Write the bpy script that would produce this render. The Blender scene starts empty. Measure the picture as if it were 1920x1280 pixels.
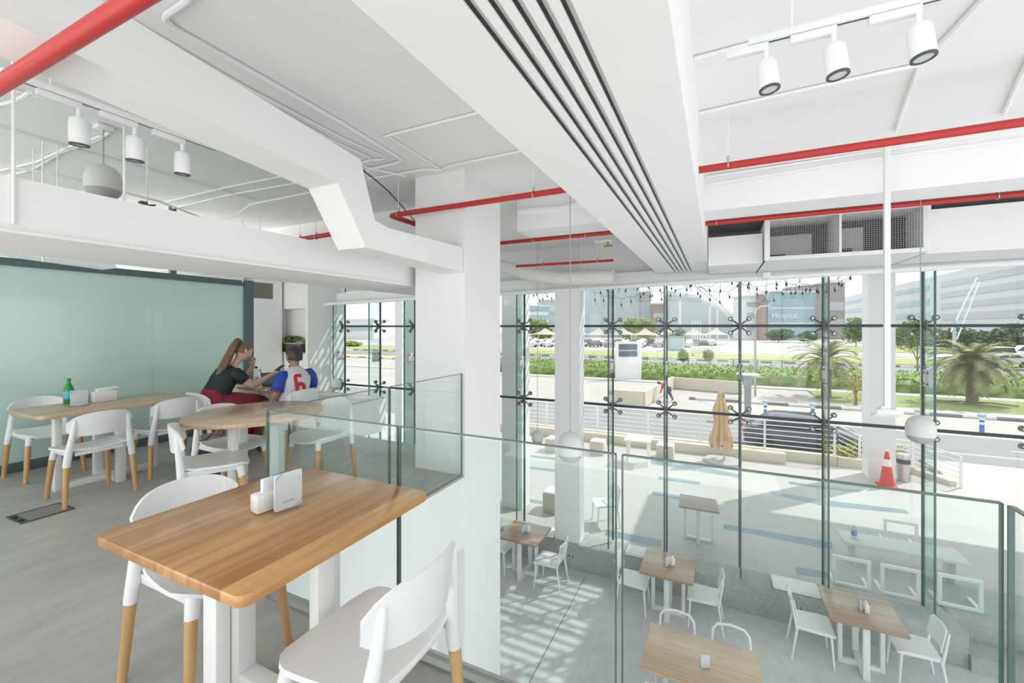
import bpy, bmesh, math, random
from mathutils import Vector, Matrix, Euler

# ------------------------------------------------------------------ camera, sky, sun, exposure
SC = bpy.context.scene
COL = SC.collection
F, CX, CY, EYE = 804.0, 960.0, 613.0, 1.5
YAW = math.atan(385 / F)
CO, SI = math.cos(YAW), math.sin(YAW)
cam = bpy.data.cameras.new('camera')
cam.lens = F / 1920 * 36
cam.sensor_width = 36
cam.shift_y = -27 / 1920
cam.clip_start = 0.02
cam.clip_end = 2000
camo = bpy.data.objects.new('camera', cam)
COL.objects.link(camo)
camo.location = (0, 0, EYE)
camo.rotation_euler = (math.pi / 2, 0, YAW)
SC.camera = camo

world = bpy.data.worlds.new('sky')
SC.world = world
world.use_nodes = True
WN = world.node_tree.nodes
bg = WN['Background']
bg.inputs[0].default_value = (0.93, 0.965, 1.0, 1)
bg.inputs[1].default_value = 1.32

sun = bpy.data.lights.new('sun', 'SUN')
sun.energy = 3.3
sun.angle = 0.012
sun.color = (1.0, 0.965, 0.90)
suno = bpy.data.objects.new('sun', sun)
COL.objects.link(suno)
SUN_TO = Vector((0.67, 0.742, 1.11))          # towards the sun
suno.rotation_euler = SUN_TO.to_track_quat('Z', 'Y').to_euler()
suno.location = (20, 25, 30)

def area(name, loc, rot, sx, sy, e, col=(1, 1, 1)):
    l = bpy.data.lights.new(name, 'AREA')
    l.shape = 'RECTANGLE'; l.size = sx; l.size_y = sy; l.energy = e; l.color = col
    o = bpy.data.objects.new(name, l); COL.objects.link(o)
    o.location = loc; o.rotation_euler = rot
    return o
# added fill lamps behind and beside the camera, standing in for unseen windows
area('fill_rear', (-4.5, -6.5, 0.8), (math.radians(98), 0, 0), 16, 4.0, 255, (1, 0.99, 0.97))
area('fill_side', (8.6, 2.8, 0.0), (math.radians(97), 0, math.radians(90)), 9.5, 5.6, 80, (1, 0.99, 0.97))
# added upward fill lamps near the floors, brightening the ceiling like bounced sun
area('fill_floor_up', (-5.0, -3.6, 0.06), (math.radians(180), 0, 0), 11, 5.0, 390, (1, 0.985, 0.96))
area('fill_lower_floor_up', (3.0, 0.6, -2.9), (math.radians(180), 0, 0), 9, 5.5, 150, (1, 0.985, 0.96))

area('fill_left_room', (-8.2, 2.6, 1.5), (math.radians(100), 0, 0), 2.8, 2.6, 55, (1, 0.99, 0.97))  # added fill lamp hidden behind the partition, brightens the far left walls
SC.view_settings.view_transform = 'Standard'
SC.view_settings.look = 'None'
SC.view_settings.exposure = 0.0
SC.view_settings.gamma = 1.0
SC.view_settings.use_curve_mapping = False
SC.cycles.max_bounces = 10
SC.cycles.diffuse_bounces = 5
SC.cycles.glossy_bounces = 4
SC.cycles.transmission_bounces = 6
SC.cycles.transparent_max_bounces = 32
SC.cycles.caustics_reflective = False
SC.cycles.caustics_refractive = False
SC.cycles.sample_clamp_indirect = 6
RND = random.Random(7)

# ------------------------------------------------------------------ helpers
def W(px, py, x=None, y=None, z=None, f=None):
    """The point of the photograph (px, py) on a plane of the place."""
    t = (px - CX) / F; u = -(py - CY) / F
    dx = CO * t - SI; dy = SI * t + CO
    if z is not None: k = (z - EYE) / u
    elif x is not None: k = x / dx
    elif y is not None: k = y / dy
    else: k = f
    return Vector((dx * k, dy * k, EYE + u * k))

class MB:
    def __init__(s): s.bm = bmesh.new()
    def _add(s, b, M=None):
        if M is not None: bmesh.ops.transform(b, matrix=M, verts=b.verts)
        me = bpy.data.meshes.new('tmp'); b.to_mesh(me); b.free()
        s.bm.from_mesh(me); bpy.data.meshes.remove(me)
        return s
    def box(s, c, d, bev=0, rot=None, seg=2):
        b = bmesh.new(); bmesh.ops.create_cube(b, size=1)
        bmesh.ops.scale(b, vec=d, verts=b.verts)
        if bev: bmesh.ops.bevel(b, geom=list(b.edges), offset=min(bev, min(d) * .48), segments=seg, affect='EDGES', profile=.5)
        M = Matrix.Translation(c)
        if rot is not None: M = M @ (rot if isinstance(rot, Matrix) else Euler(rot).to_matrix().to_4x4())
        return s._add(b, M)
    def bb(s, x0, x1, y0, y1, z0, z1, bev=0):
        return s.box(((x0 + x1) / 2, (y0 + y1) / 2, (z0 + z1) / 2), (abs(x1 - x0), abs(y1 - y0), abs(z1 - z0)), bev)
    def bar(s, p, q, w, h=None, bev=0, up=(0, 0, 1)):
        p, q = Vector(p), Vector(q); d = q - p; L = d.length
        if L < 1e-6: return s
        z = d / L; u = Vector(up)
        if abs(z.dot(u)) > .98: u = Vector((0, 1, 0))
        x = u.cross(z).normalized(); y = z.cross(x)
        R = Matrix((x, y, z)).transposed().to_4x4()
        return s.box((p + q) / 2, (w, h or w, L), bev, R)
    def cyl(s, p, q, r0, r1=None, n=12, caps=True):
        p, q = Vector(p), Vector(q); d = q - p
        if d.length < 1e-6: return s
        b = bmesh.new()
        bmesh.ops.create_cone(b, cap_ends=caps, segments=n, radius1=r0, radius2=r0 if r1 is None else r1, depth=d.length)
        M = Matrix.Translation((p + q) / 2) @ d.to_track_quat('Z', 'Y').to_matrix().to_4x4()
        return s._add(b, M)
    def tube(s, pts, r, n=8, closed=False):
        pts = [Vector(p) for p in pts]; rings = []; m = len(pts)
        rr = r if isinstance(r, (list, tuple)) else [r] * m
        ref = None
        for i, p in enumerate(pts):
            a = pts[i - 1] if (i > 0 or closed) else p
            c = pts[(i + 1) % m] if (i < m - 1 or closed) else p
            d = (c - a)
            d = d.normalized() if d.length > 1e-9 else Vector((0, 0, 1))
            if ref is None:
                ref = Vector((0, 0, 1)) if abs(d.z) < .9 else Vector((1, 0, 0))
            x = ref - d * ref.dot(d)
            x = x.normalized() if x.length > 1e-6 else d.orthogonal().normalized()
            ref = x; y = d.cross(x)
            rings.append([s.bm.verts.new(p + (x * math.cos(2 * math.pi * k / n) + y * math.sin(2 * math.pi * k / n)) * rr[i]) for k in range(n)])
        for i in range(m if closed else m - 1):
            A, B = rings[i], rings[(i + 1) % m]
            for k in range(n): s.bm.faces.new((A[k], A[(k + 1) % n], B[(k + 1) % n], B[k]))
        if not closed:
            s.bm.faces.new(rings[0][::-1]); s.bm.faces.new(rings[-1])
        return s
    def lathe(s, prof, c=(0, 0, 0), n=28, M=None):
        b = bmesh.new(); rings = []
        for r, z in prof:
            rings.append([b.verts.new((max(r, 1e-5) * math.cos(2 * math.pi * k / n), max(r, 1e-5) * math.sin(2 * math.pi * k / n), z)) for k in range(n)])
        for A, B in zip(rings, rings[1:]):
            for k in range(n): b.faces.new((A[k], A[(k + 1) % n], B[(k + 1) % n], B[k]))
        b.faces.new(rings[0][::-1]); b.faces.new(rings[-1])
        return s._add(b, Matrix.Translation(c) @ (M if M is not None else Matrix()))
    def prism(s, pts, z0, z1, bev=0, M=None):
        b = bmesh.new()
        lo = [b.verts.new((x, y, z0)) for x, y in pts]; hi = [b.verts.new((x, y, z1)) for x, y in pts]
        n = len(pts)
        b.faces.new(lo[::-1]); b.faces.new(hi)
        for i in range(n): b.faces.new((lo[i], lo[(i + 1) % n], hi[(i + 1) % n], hi[i]))
        bmesh.ops.recalc_face_normals(b, faces=b.faces)
        if bev:
            es = [e for e in b.edges if abs(e.verts[0].co.z - e.verts[1].co.z) < 1e-6]
            bmesh.ops.bevel(b, geom=es, offset=bev, segments=2, affect='EDGES', profile=.5)
        return s._add(b, M)
    def loft(s, rings, side, n=24):
        """closed skin over ellipses: rings of (centre, half width along side, half depth)"""
        cs = [Vector(r[0]) for r in rings]; sv = Vector(side).normalized(); R_ = []
        for i, (c, rl, rd) in enumerate(rings):
            t = (cs[min(i + 1, len(cs) - 1)] - cs[max(i - 1, 0)]).normalized()
            a = (sv - t * sv.dot(t)).normalized(); d = t.cross(a)
            R_.append([s.bm.verts.new(cs[i] + a * rl * math.cos(2 * math.pi * k / n) + d * rd * math.sin(2 * math.pi * k / n)) for k in range(n)])
        for A, B in zip(R_, R_[1:]):
            for k in range(n): s.bm.faces.new((A[k], A[(k + 1) % n], B[(k + 1) % n], B[k]))
        s.bm.faces.new(R_[0][::-1]); s.bm.faces.new(R_[-1])
        return s
    def face(s, pts):
        s.bm.faces.new([s.bm.verts.new(p) for p in pts]); return s
    def ball(s, c, r, sc=(1, 1, 1), n=2, rot=None):
        b = bmesh.new(); bmesh.ops.create_icosphere(b, subdivisions=n, radius=r)
        M = Matrix.Translation(c) @ (Euler(rot).to_matrix().to_4x4() if rot else Matrix()) @ Matrix.Diagonal((*sc, 1))
        return s._add(b, M)
    def slab(s, grid, th, nrm=None):
        """A curved shell: grid[i][j] points of the mid surface, thickened by th."""
        R, C_ = len(grid), len(grid[0]); up, lo = [], []
        for i in range(R):
            a, b = [], []
            for j in range(C_):
                p = Vector(grid[i][j])
                u = Vector(grid[min(i + 1, R - 1)][j]) - Vector(grid[max(i - 1, 0)][j])
                v = Vector(grid[i][min(j + 1, C_ - 1)]) - Vector(grid[i][max(j - 1, 0)])
                nn = u.cross(v); nn = nn.normalized() if nn.length > 1e-9 else Vector((0, 0, 1))
                a.append(s.bm.verts.new(p + nn * th / 2)); b.append(s.bm.verts.new(p - nn * th / 2))
            up.append(a); lo.append(b)
        f = s.bm.faces.new
        for i in range(R - 1):
            for j in range(C_ - 1):
                f((up[i][j], up[i + 1][j], up[i + 1][j + 1], up[i][j + 1]))
                f((lo[i][j], lo[i][j + 1], lo[i + 1][j + 1], lo[i + 1][j]))
        for i in range(R - 1):
            f((up[i][0], lo[i][0], lo[i + 1][0], up[i + 1][0])); f((up[i][-1], up[i + 1][-1], lo[i + 1][-1], lo[i][-1]))
        for j in range(C_ - 1):
            f((up[0][j], up[0][j + 1], lo[0][j + 1], lo[0][j])); f((up[-1][j], lo[-1][j], lo[-1][j + 1], up[-1][j + 1]))
        return s
    def leaves(s, c, rad, n, size, rnd, shell=.45):
        for _ in range(n):
            while True:
                p = Vector((rnd.uniform(-1, 1), rnd.uniform(-1, 1), rnd.uniform(-1, 1)))
                if shell < p.length <= 1: break
            q = Vector((c[0] + p.x * rad[0], c[1] + p.y * rad[1], c[2] + p.z * rad[2]))
            a = Vector((rnd.uniform(-1, 1), rnd.uniform(-1, 1), rnd.uniform(-.6, .6))).normalized()
            b = a.cross(Vector((rnd.uniform(-1, 1), rnd.uniform(-1, 1), rnd.uniform(-1, 1)))).normalized()
            k = size * rnd.uniform(.6, 1.4)
            s.face([q - a * k, q + b * k * .45, q + a * k, q - b * k * .45])
        return s
    def out(s, name, m, parent=None, world=False, smooth=35):
        bm = s.bm
        bmesh.ops.recalc_face_normals(bm, faces=bm.faces)
        if parent is not None and world:
            Mi = (Matrix.Translation(parent.location) @ parent.rotation_euler.to_matrix().to_4x4()).inverted()
            bmesh.ops.transform(bm, matrix=Mi, verts=bm.verts)
        me = bpy.data.meshes.new(name); bm.to_mesh(me); bm.free()
        if smooth:
            me.shade_smooth(); me.set_sharp_from_angle(angle=math.radians(smooth))
        me.materials.append(m)
        o = bpy.data.objects.new(name, me); COL.objects.link(o)
        if parent is not None: o.parent = parent
        return o

def tag(o, label, cat, group=None, kind=None):
    o['label'] = label; o['category'] = cat
    if group: o['group'] = group
    if kind: o['kind'] = kind
    return o
def thing(name, label, cat, loc=(0, 0, 0), rz=0, group=None):
    o = bpy.data.objects.new(name, None); COL.objects.link(o)
    o.location = loc; o.rotation_euler = (0, 0, rz); o.empty_display_size = .05
    return tag(o, label, cat, group)
def struct(o): o['kind'] = 'structure'; return o
def kids(o): return [c for c in bpy.data.objects if c.parent == o]
def dup(o, loc, rz=0, label=None, parent=None):
    c = o.copy(); COL.objects.link(c)
    if parent is None:
        c.location = loc; c.rotation_euler = (0, 0, rz)
        if label: c['label'] = label
    else: c.parent = parent
    for k in KIDS.get(o.name, ()): dup(k, None, parent=c)
    return c
KIDS = {}
def freeze(o):
    """Remember a finished thing's parts so that copies need no search."""
    for k in kids(o):
        KIDS.setdefault(o.name, []).append(k); freeze(k)
    return o

# ------------------------------------------------------------------ materials
def mat(name, col, rough=.6, metal=0, spec=.5, noise=None, bump=0, scale=4, emit=0):
    m = bpy.data.materials.new(name); m.use_nodes = True
    N, L = m.node_tree.nodes, m.node_tree.links
    b = N['Principled BSDF']
    b.inputs['Base Color'].default_value = (*col, 1); b.inputs['Roughness'].default_value = rough
    b.inputs['Metallic'].default_value = metal; b.inputs['Specular IOR Level'].default_value = spec
    if emit:
        b.inputs['Emission Color'].default_value = (*col, 1); b.inputs['Emission Strength'].default_value = emit
    if noise or bump:
        tc = N.new('ShaderNodeTexCoord'); nz = N.new('ShaderNodeTexNoise')
        nz.inputs['Scale'].default_value = scale; nz.inputs['Detail'].default_value = 6; nz.inputs['Roughness'].default_value = .6
        L.new(tc.outputs['Object'], nz.inputs['Vector'])
        if noise:
            r = N.new('ShaderNodeValToRGB')
            r.color_ramp.elements[0].position = .3; r.color_ramp.elements[1].position = .72
            r.color_ramp.elements[0].color = (*col, 1); r.color_ramp.elements[1].color = (*noise, 1)
            L.new(nz.outputs['Fac'], r.inputs['Fac']); L.new(r.outputs['Color'], b.inputs['Base Color'])
        if bump:
            bp = N.new('ShaderNodeBump'); bp.inputs['Strength'].default_value = bump; bp.inputs['Distance'].default_value = .02
            L.new(nz.outputs['Fac'], bp.inputs['Height']); L.new(bp.outputs['Normal'], b.inputs['Normal'])
    return m
def glass(name, tint, refl=1.0, rough=0.0):
    """Clear pane: straight-through tint plus mirror reflection that grows at grazing angles."""
    m = bpy.data.materials.new(name); m.use_nodes = True
    N, L = m.node_tree.nodes, m.node_tree.links
    N.remove(N['Principled BSDF']); out = N['Material Output']
    tr = N.new('ShaderNodeBsdfTransparent'); tr.inputs[0].default_value = (*tint, 1)
    gl = N.new('ShaderNodeBsdfGlossy'); gl.inputs['Roughness'].default_value = rough
    lw = N.new('ShaderNodeLayerWeight'); lw.inputs['Blend'].default_value = .5
    pw = N.new('ShaderNodeMath'); pw.operation = 'POWER'; pw.inputs[1].default_value = 4.5
    ml = N.new('ShaderNodeMath'); ml.operation = 'MULTIPLY_ADD'; ml.inputs[1].default_value = .8 * refl; ml.inputs[2].default_value = .035 * refl
    mx = N.new('ShaderNodeMixShader')
    L.new(lw.outputs['Facing'], pw.inputs[0]); L.new(pw.outputs[0], ml.inputs[0]); L.new(ml.outputs[0], mx.inputs[0])
    L.new(tr.outputs[0], mx.inputs[1]); L.new(gl.outputs[0], mx.inputs[2]); L.new(mx.outputs[0], out.inputs['Surface'])
    return m
def wood(name, c0, c1, axis='Y', plank=.14, rough=.28, grain=1.0):
    m = bpy.data.materials.new(name); m.use_nodes = True
    N, L = m.node_tree.nodes, m.node_tree.links
    b = N['Principled BSDF']; b.inputs['Roughness'].default_value = rough
    b.inputs['Coat Weight'].default_value = .25; b.inputs['Coat Roughness'].default_value = .12
    tc = N.new('ShaderNodeTexCoord'); sp = N.new('ShaderNodeSeparateXYZ'); L.new(tc.outputs['Object'], sp.inputs[0])
    a, c = ('Y', 'X') if axis == 'Y' else (('X', 'Y') if axis == 'X' else ('Z', 'X'))
    dv = N.new('ShaderNodeMath'); dv.operation = 'DIVIDE'; dv.inputs[1].default_value = plank; L.new(sp.outputs[c], dv.inputs[0])
    fl = N.new('ShaderNodeMath'); fl.operation = 'FLOOR'; L.new(dv.outputs[0], fl.inputs[0])
    wn = N.new('ShaderNodeTexWhiteNoise'); wn.noise_dimensions = '1D'; L.new(fl.outputs[0], wn.inputs['W'])
    sh = N.new('ShaderNodeMath'); sh.operation = 'MULTIPLY'; sh.inputs[1].default_value = 9; L.new(wn.outputs['Value'], sh.inputs[0])
    cb = N.new('ShaderNodeCombineXYZ')
    s1 = N.new('ShaderNodeMath'); s1.operation = 'MULTIPLY_ADD'; s1.inputs[1].default_value = 1.6; L.new(sp.outputs[a], s1.inputs[0]); L.new(sh.outputs[0], s1.inputs[2])
    s2 = N.new('ShaderNodeMath'); s2.operation = 'MULTIPLY'; s2.inputs[1].default_value = 26 * grain; L.new(sp.outputs[c], s2.inputs[0])
    s3 = N.new('ShaderNodeMath'); s3.operation = 'MULTIPLY'; s3.inputs[1].default_value = 8; L.new(sp.outputs['Y' if a == 'Z' else 'Z'], s3.inputs[0])
    L.new(s1.outputs[0], cb.inputs[0]); L.new(s2.outputs[0], cb.inputs[1]); L.new(s3.outputs[0], cb.inputs[2])
    nz = N.new('ShaderNodeTexNoise'); nz.inputs['Scale'].default_value = 1.3; nz.inputs['Detail'].default_value = 7; nz.inputs['Distortion'].default_value = .5
    L.new(cb.outputs[0], nz.inputs['Vector'])
    mixf = N.new('ShaderNodeMath'); mixf.operation = 'MULTIPLY_ADD'; mixf.inputs[1].default_value = .34; L.new(wn.outputs['Value'], mixf.inputs[0])
    sb = N.new('ShaderNodeMath'); sb.operation = 'SUBTRACT'; sb.inputs[1].default_value = .17; L.new(nz.outputs['Fac'], sb.inputs[0]); L.new(sb.outputs[0], mixf.inputs[2])
    r = N.new('ShaderNodeValToRGB'); r.color_ramp.elements[0].position = .28; r.color_ramp.elements[1].position = .78
    r.color_ramp.elements[0].color = (*c0, 1); r.color_ramp.elements[1].color = (*c1, 1)
    L.new(mixf.outputs[0], r.inputs['Fac']); L.new(r.outputs['Color'], b.inputs['Base Color'])
    return m
def concrete(name, c0, c1, rough=.3, scale=1.4):
    m = mat(name, c0, rough, noise=c1, scale=scale)
    N, L = m.node_tree.nodes, m.node_tree.links
    n2 = N.new('ShaderNodeTexNoise'); n2.inputs['Scale'].default_value = scale * 9; n2.inputs['Detail'].default_value = 8
    mp = N.new('ShaderNodeMapping'); mp.inputs['Scale'].default_value = (1, .35, 1)
    tc = [n for n in N if n.type == 'TEX_COORD'][0]
    L.new(tc.outputs['Object'], mp.inputs['Vector']); L.new(mp.outputs[0], n2.inputs['Vector'])
    b = N['Principled BSDF']; ramp = [n for n in N if n.type == 'VALTORGB'][0]
    mx = N.new('ShaderNodeMixRGB'); mx.blend_type = 'OVERLAY'; mx.inputs[0].default_value = .28
    L.new(ramp.outputs['Color'], mx.inputs[1]); L.new(n2.outputs['Fac'], mx.inputs[2]); L.new(mx.outputs[0], b.inputs['Base Color'])
    return m
def tiles(name, c0, c1, mortar, sx, sy, rough=.5):
    m = mat(name, c0, rough)
    N, L = m.node_tree.nodes, m.node_tree.links; b = N['Principled BSDF']
    tc = N.new('ShaderNodeTexCoord'); br = N.new('ShaderNodeTexBrick')
    br.inputs['Color1'].default_value = (*c0, 1); br.inputs['Color2'].default_value = (*c1, 1); br.inputs['Mortar'].default_value = (*mortar, 1)
    br.inputs['Scale'].default_value = 1; br.inputs['Mortar Size'].default_value = .006; br.inputs['Brick Width'].default_value = sx; br.inputs['Row Height'].default_value = sy
    L.new(tc.outputs['Object'], br.inputs['Vector']); L.new(br.outputs['Color'], b.inputs['Base Color'])
    return m

WHITE = mat('white_paint', (.87, .87, .865), .7, spec=.2)
CEIL = mat('white_ceiling_paint', (.86, .86, .855), .8, spec=.1, noise=(.875, .875, .87), scale=1.5)
PLAST = mat('white_plastic', (.84, .85, .86), .38)
METALW = mat('white_metal', (.85, .86, .86), .4)
CONC = concrete('polished_concrete', (.37, .37, .35), (.49, .485, .455), .34, 1.1)
CONC2 = concrete('grey_concrete', (.58, .595, .60), (.68, .69, .69), .45, 1.3)
CONC3 = concrete('bench_concrete', (.33, .355, .345), (.43, .45, .435), .6, 2.2)
GLASS = glass('clear_glass', (.975, .99, .985), .75)
GLASSF = glass('fin_glass', (.88, .955, .94), .8)
GLASSR = glass('railing_glass', (.958, .988, .982), .75)
EDGE = mat('glass_edge', (.09, .125, .125), .2)
EDGEL = mat('polished_glass_edge', (.10, .15, .14), .15)
SILI = mat('dark_silicone', (.035, .05, .055), .4)
FROST = mat('frosted_glass', (.55, .75, .70), .16, spec=.8, noise=(.62, .79, .73), scale=.7)
FRAME = mat('grey_aluminium_frame', (.10, .145, .155), .45)
STEEL = mat('brushed_steel', (.55, .56, .54), .3, metal=.9)
STEELD = mat('dark_steel', (.16, .17, .16), .35, metal=.7)
RED = mat('red_pipe_paint', (.50, .032, .028), .4)
BLACK = mat('black', (.02, .02, .022), .5)
DARKG = mat('dark_grey', (.085, .09, .09), .5)
GREY = mat('grey', (.38, .38, .37), .5)
LGREY = mat('light_grey', (.62, .63, .62), .5)
TABLE = wood('oiled_table_top', (.38, .17, .05), (.66, .37, .14), 'Y', .165, .28, .55)
TABLEL = wood('lower_table_top', (.38, .25, .17), (.56, .42, .31), 'X', .16, .3, .6)  # greyer wood, the glare over the lower tables is put into its colour
TABLEP = wood('pale_table_top', (.44, .29, .16), (.64, .47, .30), 'Y', .145)
TABLEX = wood('worn_table_top', (.52, .37, .23), (.70, .54, .37), 'X', .2)
LEGW = wood('beech_leg', (.52, .29, .12), (.68, .43, .20), 'Z', 1.0, .45, .8)
PINE = wood('pine_shelf', (.62, .42, .24), (.76, .56, .34), 'X', .3, .5)

# ------------------------------------------------------------------ the setting: floors, ceiling, columns, facade
LZ, TZ, GZ, CZ = -3.0, -2.6, -2.72, 3.1           # lower floor, terrace, street, ceiling
RY, RX, FY = 1.6, -2.33, 8.1                      # railing lines, facade line
LPOLY = [(-13, -4), (.72, -4), (.72, RY - .03), (-2.312, RY - .03), (-2.312, 4.42), (-6.45, 4.42), (-6.45, 7.16), (-13, 7.16)]
struct(MB().prism(LPOLY, -.02, 0).out('floor', CONC, smooth=0))
struct(MB().prism([(x * 1.0 - (0 if x < 0 else .005), y) for x, y in LPOLY], -.72, -.021).out('floor_slab', WHITE, smooth=0))
struct(MB().bb(-13, 9, -4, 8.3, LZ - .1, LZ).out('floor_lower', CONC2, smooth=0))
a, b = W(1101, 1074, z=LZ), W(984, 1278, z=LZ)
struct(MB().bb(a.x - .004, a.x + .004, 2, 7.6, LZ - .004, LZ + .0015).out('trim_1', DARKG, smooth=0))
struct(MB().bb(-13, 9, -4, 8.4, CZ, CZ + .1).out('ceiling', CEIL, smooth=0))
struct(MB().bb(-2.92, -2.3, 3.7, 4.48, LZ, CZ).out('column', WHITE, smooth=0))
struct(MB().bb(-2.80, -2.31, 7.74, 8.02, -2.54, 2.5).out('column_facade', WHITE, smooth=0))
struct(MB().bb(-13, 2.985, 7.68, 8.16, LZ, -2.54, .006).out('sill_ledge', CONC3))
struct(MB().prism([(2.99, 7.63), (6.5, 7.63), (6.5, 8.08), (2.99, 8.08)], LZ, -2.8).prism([(2.98, 8.08), (6.5, 8.08), (6.5, 9.2), (2.98, 9.2)], LZ, -2.58).out('floor_steps', CONC3, smooth=0))
struct(MB().bb(-2.62, -2.34, -4, 3.25, LZ, -.70).bb(-2.95, -2.62, -4, 3.72, LZ, -.70).out('wall_void', WHITE, smooth=0))
# white walls at the far left end, with two niches
nz0, nz1 = W(490, 690, y=7.17).z, W(490, 615, y=7.17).z
w = MB()
w.bb(-13, -10.95, 7.17, 7.6, LZ, CZ).bb(-10.95, -10.32, 7.17, 7.6, nz1, CZ).bb(-10.95, -10.32, 7.17, 7.6, LZ, nz0)
w.bb(-10.32, -10.02, 7.17, 7.6, LZ, CZ).bb(-10.02, -8.95, 7.17, 7.6, 1.95, CZ).bb(-10.02, -8.95, 7.17, 7.6, LZ, .86).bb(-8.95, -8.87, 7.17, 7.6, LZ, CZ).bb(-10.02, -8.95, 7.45, 7.6, .86, 1.95)
w.bb(-13, -8.87, 7.6, 8.3, LZ, CZ)
struct(w.out('wall_left', WHITE, smooth=0))
struct(MB().bb(-10.94, -10.33, 7.19, 7.58, nz0, nz0 + .03, .004).out('trim_2', PINE))
struct(MB().bb(-13, -12.9, -4, 7.17, LZ, CZ).out('wall_far_left', WHITE, smooth=0))
# facade header with its slight rise to the right, wall above it
def hz(x): return 2.216 + (x + 4.14) * .0177
h = MB()
for x0, x1 in ((-8.87, -4), (-4, 0), (0, 5.5)):
    h.bm.verts.ensure_lookup_table()
    pts = []
    for x in (x0, x1):
        for y in (8.02, 8.24):
            for z in (hz(x), hz(x) + .24): pts.append(h.bm.verts.new((x, y, z)))
    f = h.bm.faces.new
    v = pts
    f((v[0], v[4], v[6], v[2])); f((v[1], v[3], v[7], v[5])); f((v[0], v[1], v[5], v[4])); f((v[2], v[6], v[7], v[3])); f((v[0], v[2], v[3], v[1])); f((v[4], v[5], v[7], v[6]))
h.bb(-8.87, 5.5, 8.2, 8.3, 2.42, CZ)
struct(h.out('wall_front', WHITE, smooth=0))
# bulkhead with the linear slots, beams, boxed ducts
BX0, BX1, BZ = -.95, -.128, 2.44
bk = MB().bb(BX0, BX1, -2.5, 7.95, BZ + .045, CZ)
edges = [BX0]
slot = []
for i in range(5):
    x = -.662 + .063 * i; slot.append((x, x + .011, x + .030)); edges += [x, x + .030]
edges.append(BX1)
for i in range(0, len(edges), 2): bk.bb(edges[i], edges[i + 1], -2.5, 7.95, BZ, BZ + .05)
struct(bk.out('bulkhead', CEIL, smooth=0))
for i, (x0, x1, x2) in enumerate(slot):
    t = thing('slot_diffuser', ['leftmost long slot of the white ceiling air diffuser', 'second long slot from the left in the white ceiling bulkhead', 'middle one of the five long ceiling air slots', 'fourth long slot from the left in the white ceiling bulkhead', 'rightmost long slot of the white ceiling air diffuser'][i], 'air slot', ((x0 + x2) / 2, 2.7, BZ), 0, 'linear air slots in the ceiling bulkhead')
    MB().bb(x0 + .0005, x1, -2.4, 7.6, BZ + .006, BZ + .044).out('dark_gap', BLACK, t, True, 0)
    MB().bb(x1, x2 - .0005, -2.4, 7.6, BZ + .012, BZ + .044).out('deflector_blade', LGREY, t, True, 0)
struct(MB().bb(-2.3, BX0, 4.95, 5.4, 2.72, CZ).bb(BX1, 7, 4.95, 5.4, 2.72, CZ).out('ceiling_beam', CEIL, smooth=0))
struct(MB().bb(-13, -3.0, 4.6, 5.2, 2.6, CZ).out('ceiling_beam', CEIL, smooth=0))
e = MB().bb(-3.85, -3.0, -2, 5.2, 1.945, 2.21)
e.bb(-3.0, -2.994, -2, 5.2, 1.957, 1.961).bb(-3.0, -2.992, -2, 5.2, 1.968, 1.974)
struct(e.out('bulkhead_left', WHITE, smooth=0))
struct(MB().bb(-4.25, -3.86, -2, 6.0, 2.10, 2.36).out('ceiling_drop', WHITE, smooth=0))
# the boxed duct that drops in an S beside the column
pts = [W(*p, x=-2.3) for p in [(633, 343), (690, 463), (780, 490), (780, 435), (733, 427), (707, 413), (680, 333)]]
prof = [(-2, pts[0].z), (pts[0].y, pts[0].z), (pts[1].y, pts[1].z), (3.69, pts[2].z), (3.69, pts[3].z), (pts[4].y, pts[4].z), (pts[5].y, pts[5].z), (pts[6].y, pts[0].z + .24), (-2, pts[0].z + .24)]
Mx = Matrix(((0, 0, 1, 0), (1, 0, 0, 0), (0, 1, 0, 0), (0, 0, 0, 1)))
db = MB().prism(prof, -2.60, -2.32, 0, Mx)
for v in db.bm.verts:
    if v.co.y < 2.2: v.co.x += .18 * (2.2 - v.co.y)
tag(db.out('boxed_duct', CEIL, smooth=0), 'long white boxed duct that bends down in an S beside the column', 'duct')
# upper boxed ducts over the glass on the right
for (x0, x1, z1, lab) in ((-.12, .56, 2.78, 'white boxed duct between the slotted bulkhead and the mesh-fronted hood'), (2.24, 6.5, 2.9, 'long white boxed duct to the right of the mesh-fronted hood')):
    tag(MB().bb(x0, x1, 6.75, 8.0, 2.375, z1, .008).out('boxed_duct', WHITE, smooth=0), lab, 'duct')

# facade: bays, transoms, fins, spider brackets
FIN = [-8.64, -7.46, -6.4, -5.0, -3.59, -1.77, -.815, .335, 1.48, 2.66, 3.80, 5.0]
ROWS = [(-2.535, .005), (.055, 1.495), (1.545, 2.55)]
for i, (x0, x1) in enumerate(zip(FIN, FIN[1:])):
    m_ = MB()
    for z0, z1 in ROWS:
        m_.bb(x0 + .012, x1 - .012, FY, FY + .012, z0, z1)
    struct(m_.out('window_%d' % (i + 1), GLASS, smooth=0))
for i, z in enumerate((.03, 1.52)):
    struct(MB().bb(FIN[0], FIN[-1], FY - .012, FY + .022, z - .022, z + .022).out('trim_%d' % (i + 3), SILI, smooth=0))
FINWORD = ['at the far left glass end', 'second from far left glass end', 'third from far left glass end', 'behind the big white column', 'left of the facade column', 'right of the facade column', 'left of the closed parasol', 'just right of the closed parasol', 'left of the white outdoor column', 'by the steps at the right', 'at the right glass edge']
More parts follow.
